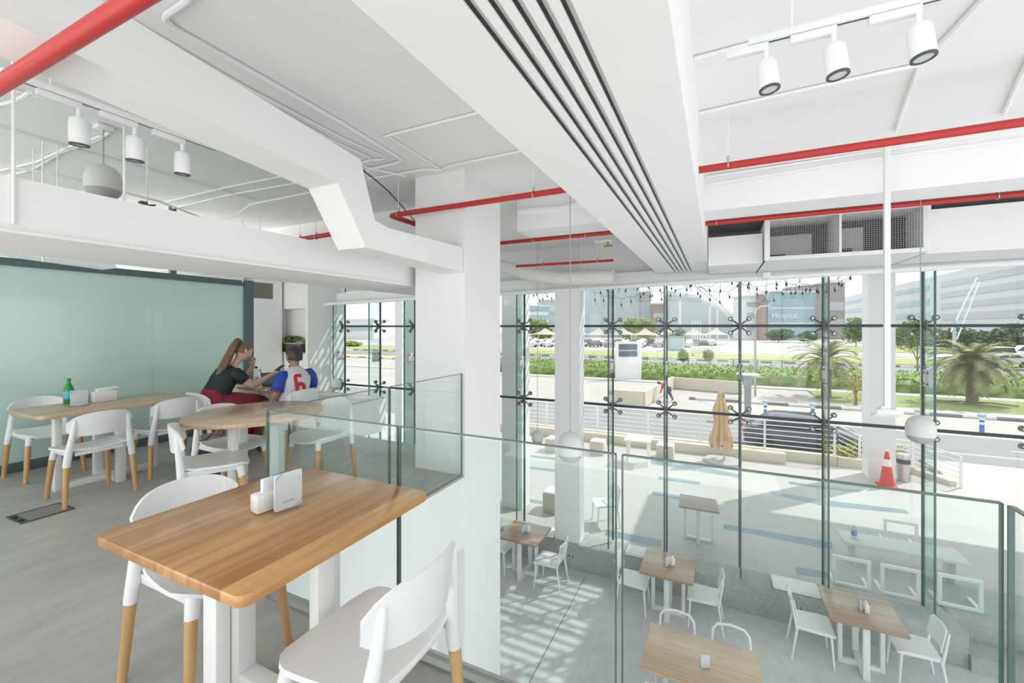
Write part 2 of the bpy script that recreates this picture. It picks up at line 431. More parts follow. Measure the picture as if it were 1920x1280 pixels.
def spider():
    t = thing('spider_bracket', '', 'glass bracket', (0, 0, 0), 0, 'four-armed brackets on the glass wall')
    MB().cyl((0, -.10, 0), (0, 0, 0), .022, .022, 12).bb(-.014, .014, -.14, -.08, -.085, .085, .006).out('hub', STEELD, t)
    for sx in (-1, 1):
        for sz in (-1, 1):
            p = (sx * .135, -.03, sz * .117)
            MB().tube([(0, -.085, sz * .02), (sx * .05, -.082, sz * .05), (sx * .12, -.055, sz * .104), p], [.014, .013, .010, .010], 8).out('arm', STEELD, t)
            d = MB().cyl((p[0], -.046, p[2]), (p[0], -.002, p[2]), .038, .042, 16).out('disc', STEELD, t)
            MB().cyl((p[0], -.056, p[2]), (p[0], -.044, p[2]), .018, .02, 10).out('cap', STEEL, d)
    return freeze(t)
SP = spider(); first = True
for i, x in enumerate(FIN[:11]):
    fn = struct(MB().bb(x - .009, x + .009, FY - .375, FY - .02, -2.5, hz(x) - .01).out('glass_fin', GLASSF, smooth=0))
    MB().bb(x - .011, x + .011, FY - .395, FY - .372, -2.5, hz(x) - .01, .003).out('edge', EDGE, fn, smooth=0)
    MB().bb(x - .016, x + .016, FY - .022, FY - .001, -2.5, hz(x)).bb(x - .013, x + .013, FY + .0, FY + .014, -2.5, 2.5).out('silicone_joint', SILI, fn, smooth=0)
    MB().bb(x - .022, x + .022, FY - .26, FY - .06, .66, .90, .006).out('splice_plate', LGREY, fn)
    bo = MB()
    for yy in (-.23, -.09):
        for zz in (.70, .86): bo.cyl((x - .035, FY + yy, zz), (x + .035, FY + yy, zz), .016, .016, 10)
    bo.out('bolt', STEELD, fn)
    for z, wd in ((1.52, 'upper'), (.03, 'lower')):
        lab = 'four-armed bracket, %s joint, fin %s' % (wd, FINWORD[i])
        if first: SP.location = (x, FY, z); SP['label'] = lab; first = False
        else: dup(SP, (x, FY, z), 0, lab)

# frosted partition on the left
pt = thing('glass_partition', 'long frosted green glass partition in a dark grey frame', 'partition', (-6.55, 2.0, 0))
PX, PZ = -6.55, 2.16
for y0, y1 in ((-3, 1.024), (1.026, 2.974), (2.976, 4.15)):
    MB().bb(PX - .02, PX, y0, y1, .1, PZ - .02).out('frosted_pane', FROST, pt, True, 0)
MB().bb(PX - .026, PX - .021, 1.0, 1.05, .1, PZ).bb(PX - .026, PX - .021, 2.95, 3.0, .1, PZ).out('joint_strip', FRAME, pt, True, 0)
MB().bb(PX - .05, PX + .03, -3, 4.28, PZ - .03, PZ + .05, .004).out('top_rail', FRAME, pt, True)
MB().bb(PX - .05, PX + .03, -3, 4.28, 0, .10, .004).out('bottom_rail', FRAME, pt, True)
MB().bb(PX - .07, PX + .05, 4.15, 4.28, 0, PZ + .06, .004).out('end_post', FRAME, pt, True)
for y in (2.45, 3.17):
    MB().bb(PX - .04, PX + .02, y, y + .07, PZ + .05, CZ, .003).out('ceiling_strut', FRAME, pt, True)
struct(MB().bb(-9.8, -9.7, -4, 7.1, 0, 3.0).out('wall_back_room', WHITE, smooth=0))

# balustrade panels and their floor channel
def panel(lab, p, q, zt=1.03, cat='glass railing'):
    p, q = Vector(p), Vector(q); d = (q - p).normalized(); n = Vector((-d.y, d.x, 0))
    t = thing('balustrade_panel', lab, cat, ((p.x + q.x) / 2, (p.y + q.y) / 2, .0), 0, 'frameless glass railing panels')
    z0 = .012
    MB().bar(p + Vector((0, 0, (z0 + zt) / 2)), q + Vector((0, 0, (z0 + zt) / 2)), .012, zt - z0, 0).out('pane', GLASSR, t, True, 0)
    e = MB().bar(p + Vector((0, 0, zt)), q + Vector((0, 0, zt)), .013, .005)
    e.bar(p + Vector((0, 0, z0)), p + Vector((0, 0, zt)), .013, .005, 0, d).bar(q + Vector((0, 0, z0)), q + Vector((0, 0, zt)), .013, .005, 0, d)
    e.out('polished_edge', EDGEL, t, True, 0)
    return t
j1, j2 = W(748, 800, y=RY).x, W(1161, 851, y=RY).x
panel('glass railing panel with the corner edge beside the oval table', (RX + .02, RY, 0), (j1 - .006, RY, 0))
panel('glass railing panel right behind the near wooden table', (j1 + .006, RY, 0), (j2 - .012, RY, 0))
panel('wide glass railing panel above the lower tables on the right', (j2 + .012, RY, 0), (.685, RY, 0))
panel('glass railing panel at the right edge running towards the viewer', (.695, RY - .02, 0), (.695, -.6, 0))
jy = W(730, 729, x=RX).y
panel('glass railing panel beside the chair behind the oval table', (RX, RY + .02, 0), (RX, jy - .006, 0))
panel('glass railing panel ending at the big white column', (RX, jy + .006, 0), (RX, 3.685, 0))
struct(MB().bb(-2.4, .70, RY - .045, RY - .012, 0, .012).bb(-2.4, .70, RY + .012, RY + .03, -.02, .012).bb(RX - .04, RX - .012, RY, 3.69, 0, .012).out('trim_5', STEEL, smooth=0))

# ------------------------------------------------------------------ ceiling services
def pipe(name, label, cat, pts, r, m, part='run', n=18, hang=(), group=None, top=CZ):
    pts = [Vector(p) for p in pts]
    if not hang:
        return tag(MB().tube(pts, r, n).out(name, m), label, cat, group)
    t = thing(name, label, cat, pts[0], 0, group)
    MB().tube(pts, r, n).out(part, m, t, True)
    alongx = abs(pts[-1].x - pts[0].x) > abs(pts[-1].y - pts[0].y)
    for x, y, z in hang:
        ho = MB().cyl((x, y, z + r * 1.1), (x, y, top), .004, .004, 6).out('hanger_rod', METALW, t, True)
        c = MB(); R = r + .004
        ring = [((x, y + R * math.sin(k * math.pi / 6), z + R * math.cos(k * math.pi / 6)) if alongx else (x + R * math.sin(k * math.pi / 6), y, z + R * math.cos(k * math.pi / 6))) for k in range(12)]
        c.tube(ring, .005, 6, True).box((x, y, z + r + .02), (.02, .02, .03), .003)
        co = c.out('clamp', STEEL, t, True)
        co.parent = ho
    return t
PZ1 = 2.72
x0 = W(732, 404, y=3.6).x
r1 = .027
pipe('sprinkler_pipe', 'red sprinkler pipe crossing the view above the column, nearest to the glass railing', 'pipe',
     [(7, 3.6, PZ1 + .01), (x0 + .05, 3.6, PZ1 - .02), (x0, 3.62, PZ1 - .02), (x0 - .0, 3.68, PZ1 - .02), (x0, 4.62, PZ1 - .02), (x0 + .05, 4.68, PZ1 - .02), (x0 - 2, 4.68, PZ1 - .02)][:6], r1, RED,
     hang=[(W(1365, 305, y=3.6).x, 3.6, PZ1), (W(1000, 364, y=3.6).x, 3.6, PZ1 - .01), (W(747, 402, y=3.6).x, 3.6, PZ1 - .02)], group='red sprinkler pipes under the ceiling')
pipe('sprinkler_pipe', 'red sprinkler pipe running over the mesh-fronted hood towards the facade', 'pipe', [(-2.9, 5.55, PZ1), (7, 5.55, PZ1)], r1, RED,
     hang=[(W(1343, 410, y=5.55).x, 5.55, PZ1), (W(1870, 360, y=5.55).x, 5.55, PZ1), (W(1000, 448, y=5.55).x, 5.55, PZ1), (W(1098, 440, y=5.55).x, 5.55, PZ1)], group='red sprinkler pipes under the ceiling')
pipe('sprinkler_pipe', 'thin red sprinkler pipe furthest back, close to the glass wall', 'pipe', [W(968, 499, y=7.0), W(1150, 488, y=7.0)], .022, RED,
     hang=[W(1018, 496, y=7.0), W(1090, 491, y=7.0), W(1120, 489, y=7.0)], group='red sprinkler pipes under the ceiling')
pipe('sprinkler_pipe', 'thick red sprinkler pipe crossing the top left corner of the ceiling', 'pipe', [(-3.9, .62, 2.405), (-1.2, .62, 2.405), (.8, .62, 2.405)], .027, RED,
     hang=[(-2.95, .62, 2.405)], group='red sprinkler pipes under the ceiling')
pipe('sprinkler_pipe', 'short length of red sprinkler pipe behind the S-shaped duct', 'pipe', [W(500, 458, y=4.05), W(640, 436, y=4.05)], .03, RED,
     hang=[W(563, 449, y=4.05), W(593, 444, y=4.05)], group='red sprinkler pipes under the ceiling')

CZ1 = CZ - .018
def conduit(label, pix, z=CZ1, r=.011, m=METALW, x=None, y=None, name='conduit', cat='conduit', group='white conduits under the ceiling'):
    P = []
    for p in pix:
        if len(p) == 3: P.append(W(p[0], p[1], z=p[2]))
        elif x is not None: P.append(W(*p, x=x))
        elif y is not None: P.append(W(*p, y=y))
        else: P.append(W(*p, z=z))
    return tag(MB().tube(P, r, 8).out(name, m), label, cat, group)
conduit('white conduit that bends sharply at the top of the ceiling and runs to the column', [(360, -20), (353, 0), (312, 28), (309, 36), (327, 53), (480, 139), (640, 230), (748, 296), (752, 301), (745, 305), (690, 318)], r=.016)
conduit('white conduit second from the bent one on the left ceiling', [(165, -8), (213, 22), (453, 160), (640, 258), (718, 293), (722, 297), (715, 299), (695, 300)])
conduit('white conduit third in the row on the left ceiling', [(120, -10), (200, 28), (440, 163), (620, 262), (690, 294), (697, 300), (680, 304), (660, 305)])
conduit('white conduit running close along the S-shaped duct', [(60, -10), (160, 50), (400, 168), (640, 283), (690, 315), (760, 330)], r=.014)
conduit('short white conduit from the slotted bulkhead to a ceiling box', [(903, 210), (735, 252), (722, 256)])
conduit('white conduit from the ceiling box towards the column', [(728, 256), (825, 317)])
conduit('white conduit crossing in front of the column top', [(978, 283), (842, 311), (825, 319), (800, 317), (690, 335)])
conduit('white conduit running beside the right track light rail', [(1302, 110), (1540, 47), (1790, -8)], r=.012)
conduit('white conduit across the right ceiling below the track lights', [(1312, 212), (1490, 172), (1660, 135), (1725, 122)], r=.012)
conduit('white conduit dropping from a junction on the right ceiling', [(1722, 128), (1700, 185), (1680, 246)], r=.012)
conduit('white conduit from the right ceiling junction to the top edge', [(1728, 118), (1790, 55), (1845, -5)], r=.014)
conduit('white conduit at the far right edge of the ceiling', [(1935, 100), (1910, 150), (1882, 215)], r=.014)
conduit('white conduit along the beam behind the red pipe, upper one', [(1325, 332), (1600, 290), (1925, 240)], y=4.93)
conduit('white conduit along the beam behind the red pipe, lower one', [(1325, 346), (1600, 303), (1925, 258)], y=4.93)
conduit('white conduit at the far left running the length of the left ceiling', [(-15, 160), (200, 213), (480, 290), (760, 380)], z=CZ1)
conduit('white conduit behind the round speaker on the left ceiling', [(-15, 233), (130, 277), (290, 322), (480, 375)], z=CZ1)
conduit('white conduit slanting to the speaker bracket on the left ceiling', [(-10, 335), (60, 318), (115, 285), (185, 262), (205, 248)], z=CZ1)
conduit('second white conduit slanting beside the speaker bracket', [(-10, 322), (70, 303), (130, 275), (190, 255)], z=CZ1)
conduit('white conduit slanting up to the S-shaped duct, upper one', [(310, 378), (420, 352), (540, 328)], z=CZ1)
conduit('white conduit slanting up to the S-shaped duct, lower one', [(315, 392), (430, 365), (566, 341)], z=CZ1)
conduit('white conduit low behind the left bulkhead', [(-10, 308), (110, 328), (300, 378), (430, 428)], z=2.85)
conduit('bent white conduit above the short red pipe', [(385, 418), (440, 405), (470, 383), (495, 378), (595, 358)], z=2.9)
CAB = 'loose cables on the ceiling'
conduit('blue cable sagging at the top left ceiling corner', [(-10, 14), (25, 28), (60, 40), (108, 55)], z=2.80, r=.006, m=mat('blue_cable', (.02, .16, .42), .4), name='cable', cat='cable', group=CAB)
conduit('black cable sagging on top of the S-shaped duct', [(133, 64), (180, 78), (225, 97), (262, 119)], z=2.80, r=.006, m=BLACK, name='cable', cat='cable', group=CAB)
conduit('black cable hanging loose from the ceiling to the column', [(476, 240), (520, 262), (570, 291), (620, 309), (684, 322), (700, 334), (728, 358), (748, 380), (764, 398), (779, 416)], z=2.86, r=.006, m=BLACK, name='cable', cat='cable', group=CAB)
conduit('black cable along the ceiling meeting the loose one', [(470, 202), (560, 246), (632, 280), (655, 297), (684, 321)], z=2.9, r=.006, m=BLACK, name='cable', cat='cable', group=CAB)
conduit('thick white flexible cable at the left edge of the ceiling', [(-12, 200), (20, 193), (45, 182), (56, 173)], z=2.66, r=.012, name='cable', cat='cable', group=CAB)

# ceiling hanger trapeze on the left and rods
for lab, top_, a_, b_, z in (('white trapeze hanger with a grey cross bar near the left track lights', 145, (318, 250), (378, 238), 2.80), ('white trapeze hanger over the frosted partition on the left', 145, (80, 480), (108, 476), 2.05), ('white trapeze hanger at the far end of the frosted partition', 145, (455, 523), (487, 520), 2.13)):
    p, q = (W(*a_, z=z), W(*b_, z=z)) if z > 2.5 else (W(*a_, x=-5.2 if a_[0] < 200 else -6.0), W(*b_, x=-5.2 if a_[0] < 200 else -6.0))
    t = thing('trapeze_hanger', lab, 'hanger', p)
    MB().bar(p, q, .03, .02).out('cross_bar', GREY, t, True)
    for k in (p, q): MB().cyl(k - Vector((0, 0, .05)), (k.x, k.y, CZ), .006, .006, 8).out('rod', METALW, t, True)
for lab, px, py, pl in (('thin white rod dropping to the left end of the white bulkhead', 25, 420, dict(x=-2.99)), ('thin white rod beside the round speaker on the left', 233, 378, dict(x=-3.1))):
    p = W(px, py, **pl)
    tag(MB().cyl(p, (p.x, p.y, CZ), .007, .007, 8).out('hanger_rod', METALW), lab, 'hanger')
p = W(276, 385, x=-4.6)
t = thing('steel_bracket', 'dark steel bracket showing above the left white bulkhead', 'bracket', p)
MB().bar(W(262, 385, x=-4.6), W(290, 385, x=-4.6), .05, .012).bar(W(268, 378, x=-4.6), W(268, 400, x=-4.6), .05).out('bracket_plate', DARKG, t, True)
MB().cyl(p, (p.x, p.y, CZ), .006, .006, 8).out('rod', METALW, t, True)
a_, b_ = W(-8, 470, x=-5.7), W(205, 500, x=-5.7)
t = thing('cable_tray', 'white perforated cable tray above the frosted partition', 'cable tray', a_)
m_ = MB()
for dx in (-.12, .12): m_.bar(a_ + Vector((dx, 0, 0)), b_ + Vector((dx, 0, 0)), .012, .05)
for k in range(22):
    q = a_.lerp(b_, k / 21); m_.bb(q.x - .12, q.x + .12, q.y - .012, q.y + .012, q.z - .02, q.z - .012)
m_.out('ladder', METALW, t, True, 0)
for q in (a_.lerp(b_, .25), a_.lerp(b_, .9)): MB().cyl(q + Vector((.12, 0, 0)), (q.x + .12, q.y, CZ), .005, .005, 8).out('rod', METALW, t, True)
a_ = W(447, 545, x=-6.1)
tag(MB().box((-6.75, 4.6, 2.1), (.02, .34, .26), .006).out('wall_plate', mat('olive_grey', (.22, .23, .19), .6)), 'olive grey panel behind the end post of the frosted partition', 'panel')

# track lights
def spot(axis):
    t = thing('track_spotlight', '', 'spotlight', (0, 0, 0), 0)
    MB().box((0, 0, -.02), (.17, .032, .034), .004).out('adapter', METALW, t)
    MB().cyl((0.075, 0, -.035), (0.075, 0, -.085), .011, .011, 12).ball((0.075, 0, -.085), .017).out('stem', METALW, t)
    R = Vector(axis).normalized().to_track_quat('-Z', 'Y').to_matrix().to_4x4(); R.translation = (.075, 0, -.08)
    MB().lathe([(.010, -.004), (.034, -.008), (.041, -.018), (.0425, -.05), (.0425, -.0505), (.041, -.051), (.041, -.0525), (.0425, -.053), (.0425, -.135), (.041, -.139)], n=32, M=R).out('housing', METALW, t)
    MB().lathe([(.0425, -.137), (.0425, -.145), (.034, -.147), (.034, -.138)], n=32, M=R).out('front_ring', DARKG, t)
    MB().lathe([(.034, -.139), (.033, -.1415), (.001, -.1415)], n=24, M=R).out('lens', LGREY, t)
    return t
TZR = 2.80
rail = thing('light_rail', 'white track rail carrying the three spotlights on the right ceiling', 'track rail', (.2, 2.27, TZR))
MB().bb(.13, 1.25, 2.252, 2.288, TZR, TZR + .032, .003).out('rail_body', METALW, rail, True)
MB().bb(.14, 1.24, 2.266, 2.274, TZR - .002, TZR + .001).out('groove', DARKG, rail, True)
for x in (.3, 1.1): MB().cyl((x, 2.27, TZR + .03), (x, 2.27, CZ), .005, .005, 8).out('drop_rod', METALW, rail, True)
A = freeze(spot((.10, -.05, -1)))
for i, (px, py) in enumerate(((1436, 128), (1563, 98), (1722, 66))):
    p = W(px, py, y=2.27)
    lab = 'white cylinder spotlight %s on the right ceiling rail' % ['furthest left', 'in the middle', 'furthest right'][i]
    o = A if i == 0 else dup(A, (0, 0, 0))
    o.location = (p.x - .075, 2.27, TZR); o['label'] = lab; o['group'] = 'track spotlights on the right rail'
TXL = -3.05; TZL = 2.69
rail = thing('light_rail', 'white track rail carrying the three spotlights on the left ceiling', 'track rail', (TXL, .9, TZL))
MB().bb(TXL - .018, TXL + .018, .78, 1.75, TZL, TZL + .032, .003).out('rail_body', METALW, rail, True)
MB().bb(TXL - .004, TXL + .004, .8, 1.74, TZL - .002, TZL + .001).out('groove', DARKG, rail, True)
for y in (.95, 1.6): MB().cyl((TXL, y, TZL + .03), (TXL, y, CZ), .005, .005, 8).out('drop_rod', METALW, rail, True)
B = spot((.05, .10, -1)); freeze(B)
for i, px in enumerate((148, 253, 342)):
    p = W(px, [215, 262, 290][i], x=TXL)
    o = B if i == 0 else dup(B, (0, 0, 0))
    o.location = (TXL, p.y - .075, TZL); o.rotation_euler = (0, 0, math.pi / 2)
    o['label'] = 'white cylinder spotlight %s on the left ceiling rail' % ['nearest the corner', 'in the middle', 'furthest from the corner'][i]
    o['group'] = 'track spotlights on the left rail'

# egg-shaped pendant speakers
EGGM = mat('speaker_backlit_white', (.66, .67, .65), .45)  # white shells greyed in the colour to stand for backlight
def egg(label, px, py, f, dia, top=CZ - .02):
    p = W(px, py, f=f)
    t = thing('pendant_speaker', label, 'speaker', p, 0, 'egg-shaped hanging speakers')
    r = dia / 2
    pr = [(r * .02, r * 1.2), (r * .22, r * 1.2), (r * .3, r * 1.16), (r * .62, r * 1.0), (r * .86, r * .72), (r * .98, r * .35), (r, 0), (r * .99, -r * .3), (r * .955, -r * .5)]
    MB().lathe(pr, n=36).out('shell', EGGM, t)
    MB().lathe([(r * .95, -r * .5), (r * .86, -r * .75), (r * .66, -r * 1.0), (r * .36, -r * 1.13), (r * .02, -r * 1.17)], n=36).out('grille', GREY, t)
    MB().tube([(0, 0, r * 1.18), (0, 0, r * 1.9), (0, 0, top - p.z)], .0045, 6).out('cable', GREY, t)
    return t
egg('big white egg-shaped speaker hanging in front of the facade column', 1069, 838, 3.95, .235)
egg('small white egg-shaped speaker hanging left of the facade column', 1008, 819, 8.2, .225)
egg('white egg-shaped speaker hanging by the right glass fin', 1726, 805, 4.2, .232)
egg('tiny white egg-shaped speaker hanging near the far left glass', 630, 720, 10.2, .235)
sp = egg('white egg-shaped speaker hanging from the left ceiling by a bracket', 194, 342, 3.4, .235)
p = W(200, 250, f=3.4)
MB().box((sp.location.x, sp.location.y, CZ - .02), (.10, .10, .035), .008).out('ceiling_plate', METALW, sp, True)

# white drop pole with an angled fixture
p = W(1663, 775, f=3.72)
t = thing('drop_pole', 'white square pole hanging from the ceiling with an angled fixture', 'pole', (p.x, p.y, p.z))
MB().bb(p.x - .021, p.x + .021, p.y - .021, p.y + .021, p.z + .03, CZ, .003).out('pole', METALW, t, True)
MB().box((p.x, p.y, CZ - .012), (.14, .14, .02), .004).out('ceiling_flange', METALW, t, True)
MB().box((p.x, p.y, p.z + .035), (.13, .09, .012), .003).box((p.x - .03, p.y, p.z + .05), (.03, .05, .03), .004).out('mounting_plate', METALW, t, True)
R = Matrix.Rotation(.45, 4, Vector((CO, SI, 0)))
MB().box((p.x, p.y, p.z), (.20, .10, .035), .006, Matrix.Rotation(YAW * .6, 4, 'Z') @ Matrix.Rotation(-.5, 4, 'X')).out('fixture_head', METALW, t, True)
# small sensor hanging at the header
p = W(1437, 564, y=7.6)
t = thing('hanging_sensor', 'small round grey sensor hanging by cables from the header', 'sensor', p)
MB().lathe([(.02, .02), (.06, .014), (.062, -.012), (.04, -.02), (.002, -.022)], n=20).out('body', GREY, t)
MB().tube([(0, 0, .02), (.03, 0, .12), (-.01, 0, .22), (.02, 0, .34), (0, 0, .44)], .007, 6).tube([(0, 0, .02), (-.03, 0, .14), (.01, 0, .26), (0, 0, .44)], .005, 6).out('cable', METALW, t)
MB().box((0, 0, .39), (.11, .08, .10), .02).out('junction_box', METALW, t)

# mesh-fronted air hood over the glass
HX0, HX1, HY, HZ0, HZ1 = .56, 2.21, 6.5, 2.37, 2.94
t = thing('air_hood', 'white air return hood with a wire mesh front in two bays', 'air hood', (1.38, HY, HZ0))
fr = MB()
fr.bb(HX0, HX0 + .06, HY, HY + .03, HZ0, HZ1, .003).bb(HX1 - .07, HX1, HY, HY + .03, HZ0, HZ1, .003).bb(HX0 + .06, HX1 - .07, HY, HY + .03, HZ0, HZ0 + .05, .003).bb(HX0 + .06, HX1 - .07, HY, HY + .03, HZ1 - .05, HZ1, .003)
xm = W(1576, 440, y=HY).x
fr.bb(xm - .013, xm + .013, HY, HY + .03, HZ0 + .05, HZ1 - .05)
fr.out('front_frame', METALW, t, True)
MB().bb(HX0 + .01, HX1 - .01, HY + .03, 8.0, HZ0 + .0, HZ0 + .02).bb(HX0 + .01, HX1 - .01, HY + .03, 8.0, HZ1 - .02, HZ1).bb(HX0 + .01, HX0 + .03, HY + .03, 8.0, HZ0, HZ1).bb(HX1 - .03, HX1 - .01, HY + .03, 8.0, HZ0, HZ1).bb(xm - .008, xm + .008, HY + .03, 7.15, HZ0, HZ1).out('casing', WHITE, t, True, 0)
MB().bb(HX0 + .03, HX1 - .03, 7.15, 7.19, HZ0 + .02, HZ1 - .02).out('filter', mat('filter_dark', (.10, .10, .095), .8), t, True, 0)
MB().bb(HX0 + .07, xm - .2, 7.05, 7.13, HZ0 + .15, HZ1 - .16, .01).bb(HX0 + .3, xm - .2, 7.05, 7.13, HZ0 + .02, HZ0 + .16, .01).bb(xm + .05, xm + .36, 7.05, 7.13, HZ0 + .17, HZ1 - .13, .01).bb(xm + .24, xm + .36, 7.05, 7.13, HZ0 + .02, HZ0 + .18, .01).out('fan_housing', LGREY, t, True)
ms = MB()
k = HX0 + .06
while k < HX1 - .07:
    ms.bb(k - .0009, k + .0009, HY + .012, HY + .014, HZ0 + .05, HZ1 - .05); k += .0245
k = HZ0 + .05
while k < HZ1 - .05:
    ms.bb(HX0 + .06, HX1 - .07, HY + .012, HY + .014, k - .0009, k + .0009); k += .0245
ms.out('wire_mesh', LGREY, t, True, 0)
# flexible ducts and a valve above the far left header
tag(MB().tube([W(930, 494, y=7.4), W(985, 512, y=7.4), W(1050, 522, y=7.4), W(1150, 518, y=7.4)], [.11, .12, .12, .12], 16).out('flexible_duct', mat('white_fabric', (.82, .82, .80), .8, bump=.5, scale=14)), 'thick white flexible duct running along the header left of the bulkhead', 'duct')
tag(MB().tube([(-2.25, 4.92, 2.95), (-1.7, 4.94, 2.93), (-1.3, 4.9, 2.96), (-.96, 4.88, 2.98)], .05, 12).out('insulated_pipe', WHITE), 'white insulated pipe under the beam right of the column', 'pipe')
tag(MB().tube([(-2.25, 5.7, 2.86), (-1.6, 5.72, 2.84), (-.96, 5.7, 2.9)], .06, 12).out('insulated_pipe', WHITE), 'fat white insulated pipe behind the second red pipe', 'pipe')
t = thing('pipe_valve', 'brass pipe valve under a small white tray near the bulkhead', 'valve', W(1140, 461, y=6.4))
MB().cyl((-.06, 0, 0), (.06, 0, 0), .018, .018, 10).cyl((0, 0, 0), (0, 0, .06), .012, .012, 8).out('body', mat('brass', (.55, .38, .12), .35, metal=.8), t)
MB().box((-.06, 0, .07), (.26, .16, .02), .004).cyl((-.16, 0, .08), (-.16, 0, CZ - t.location.z), .005, .005, 8).cyl((.04, 0, .08), (.04, 0, CZ - t.location.z), .005, .005, 8).out('tray', METALW, t)
tag(MB().tube([(-8.87, 7.66, hz(-8.8) - .06), (-6, 7.66, hz(-6) - .05), (-3, 7.66, hz(-3) - .05), (0, 7.66, hz(0) - .04), (5.4, 7.66, hz(5.4) - .04)], .04, 12).out('insulated_pipe', WHITE), 'long white pipe running along the bottom of the header', 'pipe')

# ------------------------------------------------------------------ furniture
def rrect(lx, ly, r, n=5):
    P = []
    for cx, cy, a0 in ((lx / 2 - r, ly / 2 - r, 0), (-lx / 2 + r, ly / 2 - r, 90), (-lx / 2 + r, -ly / 2 + r, 180), (lx / 2 - r, -ly / 2 + r, 270)):
        for k in range(n + 1):
            a = math.radians(a0 + 90 * k / n); P.append((cx + r * math.cos(a), cy + r * math.sin(a)))
    return P
def uframe(half, zt, along, w=.075, th=.05):
    """A flat-bar loop: two uprights with a bottom and a top bar, along x or y."""
    m = MB()
    def B(u0, u1, z0, z1):
        if along == 'x': m.bb(u0, u1, -w / 2, w / 2, z0, z1, .004)
        else: m.bb(-w / 2, w / 2, u0, u1, z0, z1, .004)
    B(-half, -half + th, 0, zt); B(half - th, half, 0, zt)
    B(-half + th, half - th, 0, .05 + (.004 if along == 'y' else 0)); B(-half + th, half - th, zt - .04 - (.004 if along == 'y' else 0), zt)
    return m
def table(label, loc, lx, ly, z, topm, group, round_=0, ax=.27, ay=.33, rz=0, th=.036, r=.04):
    t = thing('dining_table', label, 'table', loc, rz, group)
    if round_: shape = [(lx / 2 * math.cos(k * math.pi / 32), ly / 2 * math.sin(k * math.pi / 32)) for k in range(64)]
    else: shape = rrect(lx, ly, r)
    MB().prism(shape, z - th, z, .006).out('tabletop', topm, t, smooth=40)
    uframe(ax, z - th, 'x').out('base_frame', METALW, t); uframe(ay, z - th, 'y').out('base_frame', METALW, t)
    return t
TG = 'wooden tables on the mezzanine'
table('near oiled wooden table with rounded corners by the glass railing', (-1.59, 1.158, 0), .84, .85, .76, TABLE, TG, ax=.26, ay=.27)
table('long wooden table along the frosted glass partition', (-5.47, 2.12, 0), .72, 1.2, .75, TABLEP, TG, ax=.25, ay=.40, r=.07)
table('oval wooden table at the corner of the glass railing', (-3.70, 2.47, 0), 1.02, 1.12, .75, TABLEP, TG, round_=1, ax=.24, ay=.24)
table('wooden table where the two people sit', (-5.22, 3.78, 0), .60, .78, .75, TABLEP, TG, ax=.2, ay=.27)

def upper_chair():
    t = thing('dining_chair', '', 'chair', (0, 0, 0), 0, 'white chairs with wooden legs on the mezzanine')
    g = []
    for i in range(13):
        v = i / 12; y = -.205 + .42 * v; row = []
        hw = .185 + .045 * math.sin(min(v * 1.25, 1) * math.pi / 2) - .09 * max(0, (v - .72) / .28) ** 2.2
        for j in range(13):
            u = -1 + j / 6
            z = .445 - .016 * (1 - u * u) * math.sin(v * math.pi) + .012 * u * u + (.010 if v < .1 else 0) - .03 * max(0, (v - .82) / .18) ** 2
            row.append((u * hw, y + .015 * (1 - u * u) * (1 if v > .5 else -1) * abs(v - .5) * 2, z))
        g.append(row)
    s = MB().slab(g, .016)
    s.bb(-.165, .165, -.20, -.178, .412, .446, .004).bb(-.15, .15, .15, .17, .405, .436, .004)
    for sx in (-1, 1): s.bar((sx * .186, -.185, .430), (sx * .180, .155, .424), .022, .040, .004)
    for sx in (-1, 1): s.tube([(sx * .168, .150, .432), (sx * .176, .158, .40), (sx * .185, .168, .345)], [.029, .027, .0245], 14)
    s.out('seat', PLAST, t)
    g = []
    for i in range(9):
        v = i / 8; row = []
        for j in range(17):
            u = -1 + j / 8
            ed = abs(u) ** 6; e2 = abs(u) ** 2
            z = .578 + (.185 - .05 * ed - .02 * e2) * v + .045 * ed * (1 - v) + .012 * (1 - u * u) * v
            y = -.268 + .085 * u * u - .018 * v
            row.append((u * (.212 + .012 * v), y, z))
        g.append(row)
    MB().slab(g, .013).out('backrest', PLAST, t)
    for sx in (-1, 1):
        MB().tube([(sx * .222, -.208, .335), (sx * .212, -.205, .42), (sx * .199, -.214, .52), (sx * .186, -.226, .62), (sx * .178, -.232, .70), (sx * .176, -.233, .722)], [.025, .027, .0235, .019, .015, .008], 14).out('back_post', PLAST, t)
        MB().cyl((sx * .186, .169, .355), (sx * .214, .200, 0), .0235, .017, 16).out('leg', LEGW, t)
        MB().cyl((sx * .2215, -.2078, .345), (sx * .240, -.235, 0), .0235, .017, 16).out('leg', LEGW, t)
    return freeze(t)
UC = upper_chair()
for i, (x, y, rz, lab) in enumerate((
        (-2.03, 1.16, -90, 'white chair with wooden legs tucked behind the near wooden table'),
        (-1.075, 1.10, 90, 'white chair with wooden legs nearest the viewer, in front of the near table'),
        (-5.07, 1.83, 90, 'white chair with its back to us nearest the floor box'),
        (-5.25, 2.50, 90, 'white chair at the far end of the long partition table'),
        (-6.16, 1.90, -90, 'white chair cut off by the left edge of the picture'),
        (-3.56, 2.03, -28, 'white chair in front of the oval table, seen from behind'),
        (-3.99, 2.44, -90, 'white chair behind the oval table, next to the black backpack'),
        (-3.53, 2.98, 180, 'white chair behind the glass railing at the right of the oval table'),
        (-4.63, 3.50, 90, 'white chair the person in the number 6 jersey sits on'),
        (-5.27, 3.03, 0, 'white chair the person in dark red trousers sits on'),
        (-5.93, 3.78, -90, 'white chair holding the cream tote bag'))):
    o = UC if i == 0 else dup(UC, (0, 0, 0))
    o.location = (x, y, 0); o.rotation_euler = (0, 0, math.radians(rz)); o['label'] = lab

